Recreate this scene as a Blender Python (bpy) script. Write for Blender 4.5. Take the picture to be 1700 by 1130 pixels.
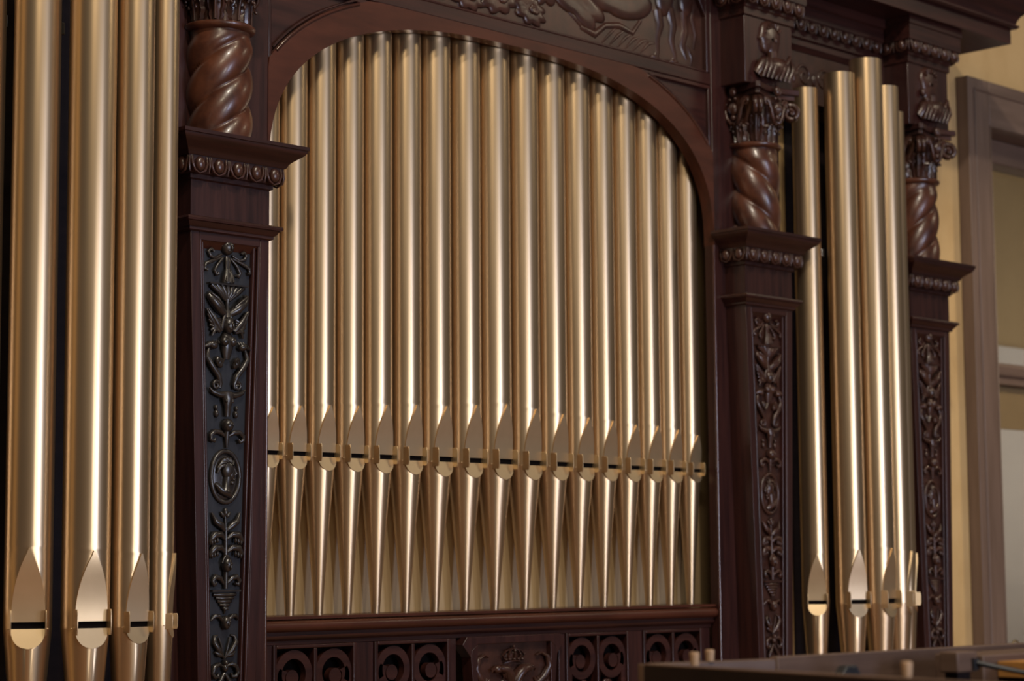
import bpy, math, random
from mathutils import Matrix, Vector
random.seed(4)
PI = math.pi
SC = bpy.context.scene
COL = SC.collection
for o in list(bpy.data.objects):
    bpy.data.objects.remove(o)

# ------------------------------------------------------------------ camera
FPX, PITCH, YAW, ROLL = 3463.0, 0.107436, 0.776965, -0.00734
Fv = Vector((math.cos(YAW)*math.cos(PITCH), math.sin(YAW)*math.cos(PITCH), math.sin(PITCH)))
R0 = Vector((math.sin(YAW), -math.cos(YAW), 0)); U0 = R0.cross(Fv)
Rv = R0*math.cos(ROLL)+U0*math.sin(ROLL); Uv = U0*math.cos(ROLL)-R0*math.sin(ROLL)
cd = bpy.data.cameras.new('camera'); cam = bpy.data.objects.new('camera', cd); COL.objects.link(cam)
cd.sensor_width = 36; cd.lens = FPX/1700*36; cd.clip_end = 200
cam.matrix_world = Matrix(((Rv.x, Uv.x, -Fv.x, 0), (Rv.y, Uv.y, -Fv.y, 0), (Rv.z, Uv.z, -Fv.z, 1.45), (0, 0, 0, 1)))
cd.dof.use_dof = True; cd.dof.focus_distance = 6.35; cd.dof.aperture_fstop = 3.0
SC.camera = cam

# ------------------------------------------------------------------ world, lights, exposure
SC.view_settings.view_transform = 'Standard'; SC.view_settings.look = 'None'
SC.view_settings.exposure = 0.0; SC.view_settings.gamma = 1.0; SC.view_settings.use_curve_mapping = False
w = bpy.data.worlds.new('world'); SC.world = w; w.use_nodes = True
w.node_tree.nodes['Background'].inputs[0].default_value = (0.50, 0.46, 0.44, 1)
w.node_tree.nodes['Background'].inputs[1].default_value = 0.10

def area(name, loc, target, sx, sy, power, color, shape='RECTANGLE'):
    l = bpy.data.lights.new(name, 'AREA'); l.shape = shape; l.size = sx; l.size_y = sy
    l.energy = power; l.color = color
    o = bpy.data.objects.new(name, l); COL.objects.link(o); o.location = loc
    o.rotation_euler = (Vector(target)-Vector(loc)).to_track_quat('-Z', 'Y').to_euler()
    return o
area('ceiling_lamp', (2.2, 0.0, 8.2), (5.3, 5.2, 2.6), 0.35, 0.35, 300, (1.0, 0.88, 0.72), 'DISK')
area('ceiling_lamp', (12.6, -0.4, 6.9), (12.4, -0.2, 0.0), 2.0, 2.0, 120, (1.0, 0.84, 0.60), 'DISK')
area('ceiling_lamp', (-0.2, -1.0, 6.9), (0.0, -0.8, 0.0), 1.8, 1.8, 200, (1.0, 0.84, 0.60), 'DISK')
area('ceiling_lamp', (4.6, 1.6, 7.6), (4.6, 1.8, 0.0), 0.5, 0.5, 50, (1.0, 0.84, 0.60), 'DISK')
area('tall_window', (2.6, -8.0, 1.8), (5.0, 5.2, 2.0), 1.5, 2.6, 210, (1.0, 0.95, 0.88))
area('side_window', (6.1, -8.0, 2.0), (5.6, 5.2, 2.0), 1.6, 3.4, 420, (0.66, 0.73, 1.0))
area('added_room_fill', (11.5, 5.82, 2.4), (11.5, 6.9, 2.4), 1.6, 2.8, 14, (1.0, 0.94, 0.86))  # added fill panel, out of view, brightens the wall beyond the door
sp = bpy.data.lights.new('added_wall_spot', 'SPOT'); sp.energy = 260; sp.color = (1.0, 0.80, 0.52); sp.spot_size = math.radians(34); sp.spot_blend = 0.6; sp.shadow_soft_size = 0.15  # unseen spot added to brighten the ochre wall at the right
spo = bpy.data.objects.new('added_wall_spot', sp); COL.objects.link(spo); spo.location = (11.2, 2.6, 5.4)
spo.rotation_euler = (Vector((8.75, 5.5, 1.6))-Vector((11.2, 2.6, 5.4))).to_track_quat('-Z', 'Y').to_euler()

# ------------------------------------------------------------------ materials
def principled(name):
    m = bpy.data.materials.new(name); m.use_nodes = True
    nt = m.node_tree
    return m, nt, nt.nodes['Principled BSDF']
def noisy(name, c1, c2, rough, metallic=0.0, scale=(3, 3, 3), detail=4.0, bump=0.0, bscale=200, rvar=0.0, spec=0.5, coat=0.0):
    m, nt, b = principled(name)
    tc = nt.nodes.new('ShaderNodeTexCoord'); mp = nt.nodes.new('ShaderNodeMapping')
    mp.inputs['Scale'].default_value = scale
    nt.links.new(tc.outputs['Object'], mp.inputs[0])
    n = nt.nodes.new('ShaderNodeTexNoise'); n.inputs['Scale'].default_value = 1.0; n.inputs['Detail'].default_value = detail
    n.inputs['Roughness'].default_value = 0.65
    nt.links.new(mp.outputs[0], n.inputs['Vector'])
    r = nt.nodes.new('ShaderNodeValToRGB')
    r.color_ramp.elements[0].position = 0.32; r.color_ramp.elements[1].position = 0.68
    r.color_ramp.elements[0].color = (*c1, 1); r.color_ramp.elements[1].color = (*c2, 1)
    nt.links.new(n.outputs['Fac'], r.inputs[0]); nt.links.new(r.outputs[0], b.inputs['Base Color'])
    b.inputs['Roughness'].default_value = rough; b.inputs['Metallic'].default_value = metallic
    b.inputs['Specular IOR Level'].default_value = spec
    b.inputs['Coat Weight'].default_value = coat; b.inputs['Coat Roughness'].default_value = 0.12
    if rvar:
        mr = nt.nodes.new('ShaderNodeMapRange'); mr.inputs[3].default_value = rough-rvar; mr.inputs[4].default_value = rough+rvar
        nt.links.new(n.outputs['Fac'], mr.inputs[0]); nt.links.new(mr.outputs[0], b.inputs['Roughness'])
    if bump:
        n2 = nt.nodes.new('ShaderNodeTexNoise'); n2.inputs['Scale'].default_value = bscale; n2.inputs['Detail'].default_value = 2
        nt.links.new(tc.outputs['Object'], n2.inputs['Vector'])
        bp = nt.nodes.new('ShaderNodeBump'); bp.inputs['Strength'].default_value = bump; bp.inputs['Distance'].default_value = 0.002
        nt.links.new(n2.outputs['Fac'], bp.inputs['Height']); nt.links.new(bp.outputs[0], b.inputs['Normal'])
    return m
M = {}
M['gold'] = noisy('gold_paint', (0.58, 0.42, 0.252), (0.63, 0.46, 0.282), 0.32, 0.94, (3, 3, 1.5), 2, 0.0, 260, 0.012)
M['gold_plate'] = noisy('gold_lip_paint', (0.60, 0.45, 0.27), (0.66, 0.50, 0.31), 0.38, 0.85, (8, 8, 8), 3, 0.03, 300)
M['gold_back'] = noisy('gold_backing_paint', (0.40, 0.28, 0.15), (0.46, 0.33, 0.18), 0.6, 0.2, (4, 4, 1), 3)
M['black'] = noisy('black_slot', (0.004, 0.003, 0.003), (0.008, 0.006, 0.006), 0.9, spec=0.05)
M['wood_v'] = noisy('mahogany_upright', (0.017, 0.0058, 0.0058), (0.044, 0.0135, 0.0105), 0.36, 0, (38, 38, 2.2), 6, 0.06, 90, 0.06, 0.45, 0.12)
M['wood_h'] = noisy('mahogany_level', (0.018, 0.006, 0.0058), (0.048, 0.0145, 0.0105), 0.36, 0, (2.2, 38, 38), 6, 0.06, 90, 0.06, 0.45, 0.12)
M['wood_red'] = noisy('mahogany_reddish', (0.040, 0.0115, 0.0065), (0.078, 0.022, 0.0115), 0.38, 0, (3, 30, 12), 6, 0.05, 90, 0.05, 0.35, 0.08)
M['wood_col'] = noisy('mahogany_column', (0.030, 0.010, 0.007), (0.115, 0.038, 0.018), 0.34, 0, (10, 10, 8), 5, 0.05, 120, 0.06, 0.5, 0.15)
M['carve'] = noisy('carved_mahogany', (0.026, 0.011, 0.0085), (0.062, 0.024, 0.016), 0.31, 0, (12, 12, 12), 4, 0.06, 150, 0.05, 0.55, 0.12)
M['wood_gloss'] = noisy('polished_mahogany_bead', (0.040, 0.014, 0.010), (0.075, 0.026, 0.017), 0.20, 0, (8, 8, 8), 4, spec=0.7, coat=0.4)
M['ebony'] = noisy('ebonised_panel', (0.010, 0.011, 0.014), (0.018, 0.019, 0.025), 0.42, 0, (30, 30, 3), 5, 0.08, 160, 0.05)
M['ebony_carve'] = noisy('ebonised_carving', (0.012, 0.010, 0.010), (0.030, 0.022, 0.018), 0.32, 0, (20, 20, 20), 4, 0.06, 200, 0.05, 0.6, 0.15)
M['plaster'] = noisy('ochre_plaster', (0.50, 0.325, 0.135), (0.62, 0.43, 0.20), 0.75, 0, (3, 3, 2), 6, 0.15, 60)
M['frame'] = noisy('brown_painted_wood', (0.130, 0.085, 0.062), (0.190, 0.128, 0.098), 0.42, 0, (20, 20, 1.5), 5, 0.05, 120)
M['frame_h'] = noisy('brown_painted_rail', (0.130, 0.085, 0.062), (0.190, 0.128, 0.098), 0.42, 0, (1.5, 20, 20), 5, 0.05, 120)
M['floor'] = noisy('oak_floor', (0.26, 0.12, 0.045), (0.40, 0.20, 0.08), 0.4, 0, (2, 14, 10), 5)
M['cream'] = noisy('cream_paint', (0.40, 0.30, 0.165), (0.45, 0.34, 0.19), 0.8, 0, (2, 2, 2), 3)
M['greywall'] = noisy('pale_grey_paint', (0.62, 0.60, 0.59), (0.66, 0.64, 0.63), 0.8, 0, (2, 2, 2), 3)
M['case'] = noisy('dark_case_varnish', (0.010, 0.006, 0.007), (0.018, 0.011, 0.011), 0.6, 0, (3, 3, 20), 5, spec=0.15)
M['case_in'] = noisy('walnut_case_inside', (0.075, 0.042, 0.030), (0.125, 0.075, 0.055), 0.5, 0, (3, 3, 26), 6)
M['peg'] = noisy('pale_wood_peg', (0.36, 0.22, 0.13), (0.50, 0.33, 0.20), 0.5, 0, (30, 30, 8), 4)
M['orange'] = noisy('orange_soundboard', (0.34, 0.15, 0.035), (0.46, 0.22, 0.06), 0.45, 0, (20, 3, 3), 4)
M['steel'] = noisy('grey_steel', (0.30, 0.31, 0.34), (0.42, 0.43, 0.46), 0.35, 0.9, (20, 20, 20), 3)
M['iron'] = noisy('black_iron', (0.015, 0.016, 0.020), (0.028, 0.030, 0.038), 0.45, 0.2, (20, 20, 20), 3)
M['brass'] = noisy('brass', (0.45, 0.33, 0.15), (0.55, 0.42, 0.20), 0.25, 1.0, (20, 20, 20), 3)
def glass_mat():
    m, nt, b = principled('door_glass')
    b.inputs['Base Color'].default_value = (0.9, 0.88, 0.84, 1); b.inputs['Roughness'].default_value = 0.03
    t = nt.nodes.new('ShaderNodeBsdfTransparent'); mx = nt.nodes.new('ShaderNodeMixShader')
    lw = nt.nodes.new('ShaderNodeMath'); lw.operation = 'MULTIPLY'; lw.inputs[1].default_value = 0.22; fc = nt.nodes.new('ShaderNodeLayerWeight'); fc.inputs[0].default_value = 0.4; nt.links.new(fc.outputs['Facing'], lw.inputs[0])
    g = nt.nodes.new('ShaderNodeBsdfGlossy'); g.inputs['Roughness'].default_value = 0.03
    nt.links.new(lw.outputs[0], mx.inputs[0]); nt.links.new(t.outputs[0], mx.inputs[1]); nt.links.new(g.outputs[0], mx.inputs[2])
    t.inputs[0].default_value = (0.9, 0.88, 0.84, 1)
    nt.links.new(mx.outputs[0], nt.nodes['Material Output'].inputs[0])
    return m
M['glass'] = glass_mat()

# ------------------------------------------------------------------ mesh helper
class MB:
    def __init__(s): s.v = []; s.f = []
    def add(s, vs, fs):
        k = len(s.v); s.v += [tuple(p) for p in vs]; s.f += [[i+k for i in q] for q in fs]; return s
    def box(s, x0, x1, y0, y1, z0, z1):
        return s.add([(x0,y0,z0),(x1,y0,z0),(x1,y1,z0),(x0,y1,z0),(x0,y0,z1),(x1,y0,z1),(x1,y1,z1),(x0,y1,z1)],
              [(0,3,2,1),(4,5,6,7),(0,1,5,4),(1,2,6,5),(2,3,7,6),(3,0,4,7)])
    def prism(s, poly, y0, y1):               # poly in (x,z), counter-clockwise seen from the front (-y)
        n = len(poly)
        vs = [(x,y0,z) for x,z in poly]+[(x,y1,z) for x,z in poly]
        fs = [tuple(range(n)), tuple(range(2*n-1, n-1, -1))]
        fs += [((i+1)%n, i, n+i, n+(i+1)%n) for i in range(n)]
        return s.add(vs, fs)
    def plan(s, poly, z0, z1):                # poly in (x,y), counter-clockwise from above
        n = len(poly)
        vs = [(x,y,z0) for x,y in poly]+[(x,y,z1) for x,y in poly]
        fs = [tuple(range(n-1,-1,-1)), tuple(range(n, 2*n))]+[(i,(i+1)%n,n+(i+1)%n,n+i) for i in range(n)]
        return s.add(vs, fs)
    def grid(s, rows, closed=False, flip=False):
        n = len(rows[0]); vs = [p for r in rows for p in r]; fs = []
        for i in range(len(rows)-1):
            for j in range(n if closed else n-1):
                a, b = i*n+j, i*n+(j+1)%n; q = (a, b, b+n, a+n)
                fs.append(q[::-1] if flip else q)
        return s.add(vs, fs)
    def lathe(s, prof, n=32, c=(0,0,0), fn=None):    # prof (r,z) bottom to top
        rows = []
        for r, z in prof:
            row = []
            for k in range(n):
                a = 2*PI*k/n; rr = r*(fn(a, z) if fn else 1)
                row.append((c[0]+rr*math.cos(a), c[1]+rr*math.sin(a), c[2]+z))
            rows.append(row)
        s.grid(rows, True); k0 = len(s.v)-n
        s.f.append(list(range(k0, k0+n))); s.f.append(list(range(k0-(len(rows)-1)*n+n-1, k0-(len(rows)-1)*n-1, -1)))
        return s
    def tube(s, pts, rad, n=8, fy=1.0):
        pts = [Vector(p) for p in pts]; m = len(pts)
        rad = rad if isinstance(rad, (list, tuple)) else [rad]*m
        rows = []
        for i, p in enumerate(pts):
            t = (pts[min(i+1,m-1)]-pts[max(i-1,0)]).normalized()
            up = Vector((0,-1,0)) if abs(t.y) < 0.9 else Vector((0,0,1))
            a = t.cross(up).normalized(); b = a.cross(t)
            rows.append([p+a*(rad[i]*math.cos(2*PI*k/n))+b*(rad[i]*fy*math.sin(2*PI*k/n)) for k in range(n)])
        s.grid(rows, True); k0 = len(s.v)-n
        s.f.append(list(range(k0, k0+n))); s.f.append(list(range(k0-(m-1)*n+n-1, k0-(m-1)*n-1, -1)))
        return s
    def ell(s, c, r, nu=12, nv=7, rot=0.0):    # ellipsoid, rot turns it in the xz plane
        rows = []; cr, sr = math.cos(rot), math.sin(rot)
        for i in range(nv+1):
            ph = -PI/2+PI*i/nv; row = []
            for k in range(nu):
                a = 2*PI*k/nu
                x, y, z = r[0]*math.cos(ph)*math.cos(a), r[1]*math.cos(ph)*math.sin(a), r[2]*math.sin(ph)
                row.append((c[0]+x*cr-z*sr, c[1]+y, c[2]+x*sr+z*cr))
            rows.append(row)
        return s.grid(rows, True)
    def wrap(s, prof, hx, yf, yb):             # moulding round left, front and right of a rectangular pier
        rows = [[(-hx-o, yb, z), (-hx-o, yf-o, z), (hx+o, yf-o, z), (hx+o, yb, z)] for o, z in prof]
        s.grid(rows); a = rows[-1]; b = rows[0]
        s.add(a, [(0,1,2,3)]); s.add(b, [(3,2,1,0)])
        return s
    def mesh(s, name, ang=35):
        me = bpy.data.meshes.new(name); me.from_pydata(s.v, [], s.f); me.validate()
        me.polygons.foreach_set('use_smooth', [True]*len(me.polygons))
        me.set_sharp_from_angle(angle=math.radians(ang)); me.update()
        return me
def split_sides(m):
    par = list(range(len(m.v)))
    def fd(a):
        while par[a] != a: par[a] = par[par[a]]; a = par[a]
        return a
    for q in m.f:
        for a in q[1:]: par[fd(a)] = fd(q[0])
    comp = {}
    for i in range(len(m.v)): comp.setdefault(fd(i), []).append(i)
    out = []
    for sgn in (-1, 1):
        keep = set(); 
        for r_, ix in comp.items():
            if sum(m.v[i][0] for i in ix)*sgn > 0: keep.update(ix)
        idx = {a: k for k, a in enumerate(sorted(keep))}
        n = MB(); n.v = [m.v[a] for a in sorted(keep)]; n.f = [[idx[a] for a in q] for q in m.f if q[0] in keep]; out.append(n)
    return out
def put(name, mb, mat, parent=None, ang=35, bevel=0.0, loc=None):
    me = mb.mesh(name, ang) if isinstance(mb, MB) else mb
    if len(me.materials) == 0: me.materials.append(M[mat])
    o = bpy.data.objects.new(name, me); COL.objects.link(o)
    if parent: o.parent = parent
    if loc: o.location = loc
    if bevel:
        b = o.modifiers.new('bevel', 'BEVEL'); b.width = bevel; b.segments = 2; b.limit_method = 'ANGLE'; b.angle_limit = 0.6
    return o
def tag(o, label, cat, group=None):
    o['label'] = label; o['category'] = cat
    if group: o['group'] = group
    return o
def thing(name, label, cat, loc=(0,0,0), rz=0.0, group=None):
    o = bpy.data.objects.new(name, None); COL.objects.link(o); o.location = loc; o.rotation_euler = (0,0,rz)
    o.empty_display_size = 0.1
    return tag(o, label, cat, group)
def struct(o): o['kind'] = 'structure'; return o
def B(*a): return MB().box(*a)
def spiral(cx, cz, r0, r1, a0, turns, y, n=22):
    out = []
    for i in range(n+1):
        t = i/n; a = a0+turns*2*PI*t; r = r0+(r1-r0)*t
        out.append((cx+r*math.cos(a), y, cz+r*math.sin(a)))
    return out
def arc3(p0, p1, bulge, y0, y1=None, n=8):      # bowed line in the xz plane
    y1 = y0 if y1 is None else y1; out = []
    dx, dz = p1[0]-p0[0], p1[1]-p0[1]; L = math.hypot(dx, dz) or 1
    for i in range(n+1):
        t = i/n; b = bulge*4*t*(1-t)
        out.append((p0[0]+dx*t-dz/L*b, y0+(y1-y0)*t, p0[1]+dz*t+dx/L*b))
    return out

# ================================================================== SETTING
YW = 5.52
struct(put('floor', B(-4, 13, -6, 9, -0.1, 0.0), 'floor'))
# rear wall with the opening of the door at the right
wm = MB(); wm.box(-1, 8.85, YW, YW+0.22, 0, 6.0); wm.box(8.85, 10.6, YW, YW+0.22, 3.70, 6.0); wm.box(10.6, 13, YW, YW+0.22, 0, 6.0)
struct(put('wall_back', wm, 'plaster'))
struct(put('wall_beyond', B(8.0, 15, 6.9, 7.0, 0, 6.0), 'cream'))
wl = put('wall_beyond_dado', B(8.0, 15, 6.86, 6.9, 0, 2.78), 'greywall'); wl.name = 'wall_dado'; struct(wl)

# ================================================================== PIPES
def leafw(W, t): return W*(1-t**2.4)
def make_pipe(label, group, x, y, r, face, z_lip, z_tip, z_top, z_bot, r_bot):
    T = thing('organ_pipe', label, 'organ pipe', (x, y, z_bot), math.radians(face), group)
    zl, zt, zT = z_lip-z_bot, z_tip-z_bot, z_top-z_bot
    W = 0.70*r; gap = 0.30*r; NA = 64; NK = 8
    def ring(z, rc, wdt):                         # flat front of half width wdt, rest of the circle
        q = math.sqrt(max(rc*rc-wdt*wdt, 0)); be = math.asin(min(wdt/rc, 1))
        flat = [(-wdt+2*wdt*k/NK, -q, z) for k in range(NK)]
        arc = []
        for k in range(NA):
            a = be+(2*PI-2*be)*k/NA
            arc.append((rc*math.sin(a), -rc*math.cos(a), z))
        return flat+arc
    def rring(z, rc):                             # plain round ring with the same number of points
        be = 0.16; out = []
        for k in range(NK):
            a = -be+2*be*k/NK; out.append((rc*math.sin(a), -rc*math.cos(a), z))
        for k in range(NA):
            a = be+(2*PI-2*be)*k/NA; out.append((rc*math.sin(a), -rc*math.cos(a), z))
        return out
    # body : tube with the flattened mouth
    zm = zl+gap; mb = MB(); rows = []
    for i in range(15):
        t = i/14; rows.append(ring(zm+(zt-zm)*t, r, max(leafw(W, t), 0.0012)))
    rows.append(rring(zt+0.006, r)); rows.append(rring(zt+0.03, r)); rows.append(rring(zT, r))
    ri = r-0.0025
    rows.append(rring(zT, ri)); rows.append(rring(zT-0.12, ri))
    mb.grid(rows, True)
    k0 = len(mb.v)-(NA+NK); mb.f.append(list(range(k0, k0+NA+NK)))
    # sides of the mouth below the upper lip (front left open)
    a0 = ring(zl, r, W)[NK:]+[ring(zl, r, W)[0]]; a1 = ring(zm, r, W)[NK:]+[ring(zm, r, W)[0]]
    mb.grid([a0, a1])
    body = put('pipe_body', mb, 'gold', T, 28)
    # raised leaf of the upper lip
    mb = MB(); f = []; b = []
    for i in range(15):
        t = i/14; z = zm-0.001+(zt-zm)*t*1.0; wd = max(leafw(W*0.985, t), 0.0022)
        q = math.sqrt(r*r-leafw(W, t)**2)+0.0035+0.004*t
        f.append([(-wd+2*wd*k/NK, -q, z) for k in range(NK+1)])
        b.append([(-wd+2*wd*k/NK, -q+0.010, z) for k in range(NK+1)])
    mb.grid(f); mb.grid(b, flip=True)
    mb.grid([[r_[0] for r_ in b], [r_[0] for r_ in f]], flip=True); mb.grid([[r_[-1] for r_ in b], [r_[-1] for r_ in f]])
    mb.grid([f[-1], b[-1]]); mb.grid([b[0], f[0]])
    put('upper_lip', mb, 'gold_plate', T, 30)
    # foot with flattened lower lip
    lh = 0.82*r
    def rf(z): return r_bot+(r-r_bot)*(z/zl)**1.12
    def lw(sx): return W*math.sqrt(max(1-sx**2.3, 0))
    mb = MB(); rows = []
    for i in range(6): z = (zl-lh)*i/5; rows.append(rring(z, rf(z)))
    for i in range(1, 13):
        sx = 1-i/12; z = zl-lh*sx; rows.append(ring(z, rf(z), max(min(lw(sx), rf(z)*0.8), 0.0008)))
    mb.grid(rows, True)
    n = NA+NK; mb.f.append(list(range(n-1, -1, -1)))
    put('pipe_foot', mb, 'gold', T, 28)
    mb = MB(); f = []; b = []
    for i in range(13):
        sx = 1-i/12; z = zl-lh*sx; wd = max(lw(sx), 0.003)
        q = (0.714*r+0.003)*(1-sx)+(rf(zl-lh)+0.0015)*sx
        f.append([(-wd+2*wd*k/NK, -q, z) for k in range(NK+1)]); b.append([(-wd+2*wd*k/NK, -q+0.012*(1-sx)+0.004, z) for k in range(NK+1)])
    mb.grid(f); mb.grid(b, flip=True); mb.grid([f[-1], b[-1]])
    mb.grid([[r_[0] for r_ in b], [r_[0] for r_ in f]], flip=True); mb.grid([[r_[-1] for r_ in b], [r_[-1] for r_ in f]])
    put('lower_lip', mb, 'gold_plate', T, 30)
    q0 = 0.714*r
    put('mouth_slot', B(-W*0.97, W*0.97, -q0+0.004, -q0+0.02, zl-0.004, zm+0.004), 'black', T)
    eh = 1.05*r; z0 = zl-0.26*eh; z1 = z0+eh; d = 0.46*r; c = 0.12*r
    for sgn in (-1, 1):
        xo = sgn*(W+0.0025); xi = xo-sgn*0.003; x0, x1 = min(xo, xi), max(xo, xi)
        pr = [(-q0+0.006, z0), (-q0+0.006, z1), (-q0-d+c*0.5, z1), (-q0-d, z1-c*1.6), (-q0-d, z0+c*1.6), (-q0-d+c*0.5, z0)]
        m = len(pr); mb = MB()
        mb.add([(x0, a, z) for a, z in pr]+[(x1, a, z) for a, z in pr],
               [tuple(range(m)), tuple(range(2*m-1, m-1, -1))]+[((i+1)%m, i, m+i, m+(i+1)%m) for i in range(m)])
        mb.box(min(xo, xo+sgn*r*0.10), max(xo, xo+sgn*r*0.10), -q0+0.004, -q0+0.007, zl-0.0015, zl+0.0015)
        put('ear', mb, 'gold_plate', T, 30, 0.0008)
    return T
ORD = ['first','second','third','fourth','fifth','sixth','seventh','eighth','ninth','tenth','eleventh','twelfth','thirteenth','fourteenth','fifteenth','sixteenth','seventeenth']
YP = 5.315
CX = [4.248,4.364,4.486,4.611,4.738,4.874,5.012,5.158,5.306,5.460,5.606,5.748,5.887,6.020,6.150,6.273,6.398]
CR = [.052,.053,.0555,.0558,.058,.0590,.063,.0640,.0672,.0645,.0630,.0618,.0578,.0575,.0560,.0550,.0495]
CT = [1.966,1.975,1.983,1.987,1.996,2.003,2.005,2.016,2.026,2.016,2.004,1.998,1.992,1.982,1.984,1.974,1.958]
AC, AA, AB, AN, AZ = 5.298, 1.132, 0.612, 2.55, 2.713      # opening of the arch : centre, half width, rise, exponent, springing
def archz(x, a=AA, b=AB):
    u = min(abs(x-AC)/a, 1.0); return AZ+b*(1-u**AN)**(1/AN)
for i in range(17):
    ztop = max(archz(CX[i]-CR[i]), archz(CX[i]+CR[i]))+(0.04 if 1 < i < 15 else 0.16)
    make_pipe('slim gold organ pipe under the arch, %s from its left jamb' % ORD[i], 'gold pipes in a flat row under the arch',
              CX[i], YP, CR[i], 0, 1.811, CT[i], ztop, 1.294, 0.0148)
LT = [(3.085,5.135,.066,-55,1.50,3.40),(3.2,5.03,.066,-31,1.508,3.46),(3.327,4.94,.067,-15,1.500,3.54),(3.457,4.92,.056,0,1.492,3.56),(3.60,4.975,.0425,40,1.494,3.46)]
LN = ['large gold pipe cut by the left edge of the photo', 'broad gold pipe facing the camera near the left edge', 'wide gold pipe, second full one from the left edge',
      'gold pipe third from left edge, lip turned to the right', 'narrow gold pipe touching the left dark carved pilaster']
for (x,y,r,fa,zt,zT), lb in zip(LT, LN):
    make_pipe(lb, 'gold pipes of the left tower', x, y, r, fa, 1.287, zt, zT, 0.72, 0.022)
RT = [(6.957,5.118,.055,-47,1.486,3.416),(7.08,5.03,.0645,-24,1.504,3.485),(7.228,4.998,.068,0,1.510,3.563),(7.374,5.008,.0615,28,1.499,3.471),(7.510,5.065,.054,46,1.492,3.391)]
RN = ['gold pipe of the right tower beside the middle twisted column', 'gold pipe with a high round top, second in the right tower', 'tallest gold pipe in the right tower, top almost at the cornice',
      'gold pipe of the right tower, lip seen edge-on, fourth', 'mostly hidden gold pipe beside the far right pilaster']
for (x,y,r,fa,zt,zT), lb in zip(RT, RN):
    make_pipe(lb, 'gold pipes of the right tower', x, y, r, fa, 1.285, zt, zT, 0.72, 0.022)
# steel retaining brackets behind the towers
def bracket(label, x, y, z):
    t = thing('pipe_bracket', label, 'bracket', (x, y, z))
    put('hook', B(-0.009, 0.009, -0.02, 0.02, -0.018, 0.018), 'steel', t, bevel=0.003)
    put('strap', B(-0.008, 0.008, 0.02, 0.125, -0.012, 0.012), 'iron', t)
    put('wooden_block', B(-0.012, 0.012, 0.02, 0.06, -0.09, -0.02), 'case', t, bevel=0.002)
    return t
bracket('small steel bracket between two wide pipes at left', 3.292, 5.065, 3.00)
bracket('small steel bracket between pipes of the right tower', 7.045, 5.125, 2.735)
bracket('dark steel bracket by the left edge of the photo', 3.168, 5.17, 3.02)

# ================================================================== CASE FRONT WITH THE ARCH
YF, YB_ = 5.19, 5.24
CASE = thing('arched_case_front', 'dark mahogany arched screen framing the central row of gold pipes', 'organ case', (AC, YF, 0))
def loc(mb):          # world coordinates to the local ones of the case front
    mb.v = [(a-AC, b-YF, c) for a, b, c in mb.v]; return mb
XL, XR = 4.165, 6.431
put('stile', loc(B(3.71, XL, YF, YB_, 0, 4.0)), 'wood_v', CASE, bevel=0.004)
put('stile', loc(B(XR, 6.87, YF, YB_, 0, 4.0)), 'wood_v', CASE, bevel=0.004)
def arch_pts(a, b, n=64):
    out = []
    for k in range(n+1):
        ang = PI*k/n; c, s_ = math.cos(ang), math.sin(ang)
        out.append((AC+a*math.copysign(abs(c)**(2/AN), c), AZ+b*s_**(2/AN)))
    return out
inner = arch_pts(AA, AB)
def normal_off(p, d):
    out = []
    for i in range(len(p)):
        a, b = p[max(i-1,0)], p[min(i+1,len(p)-1)]; dx, dz = b[0]-a[0], b[1]-a[1]; L = math.hypot(dx, dz)
        out.append((p[i][0]+dz/L*d, p[i][1]-dx/L*d))
    return out
outer = normal_off(inner, 0.105)
def clip(p): return (min(max(p[0], XL-0.002), XR+0.002), min(p[1], 3.362))
mb = MB(); oc = [clip(p) for p in outer]
mb.grid([[(x, YF-0.002, z) for x, z in inner], [(x, YF-0.002, z) for x, z in oc]])
mb.grid([[(x, YB_, z) for x, z in inner], [(x, YF-0.002, z) for x, z in inner]])
mb.grid([[(x, YF-0.002, z) for x, z in oc], [(x, YB_, z) for x, z in oc]])
mb.grid([[(x, YB_, z) for x, z in oc], [(x, YB_, z) for x, z in inner]])
put('arch_band', loc(mb), 'wood_red', CASE, 40)
# bead along the outer edge of the band and along the jambs
def inside(p): return XL+0.012 < p[0] < XR-0.012 and p[1] < 3.35
for half in (1, -1):
    pts = [p for p in outer if inside(p) and (p[0]-AC)*half > 0]
    m1 = MB().tube([(x, YF-0.002, z) for x, z in normal_off(pts, -0.004)], 0.006, 8); put('arch_bead', loc(m1), 'wood_gloss', CASE, 60)
    m1 = MB().tube([(x, YF+0.004, z) for x, z in normal_off(pts, 0.010)], 0.004, 6); put('arch_fillet', loc(m1), 'wood_h', CASE, 60)
    x = XL if half < 0 else XR
    m1 = MB().tube([(x, YF+0.003, 0.3), (x, YF+0.003, AZ)], 0.006, 10); put('jamb_bead', loc(m1), 'wood_gloss', CASE, 60)
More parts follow.
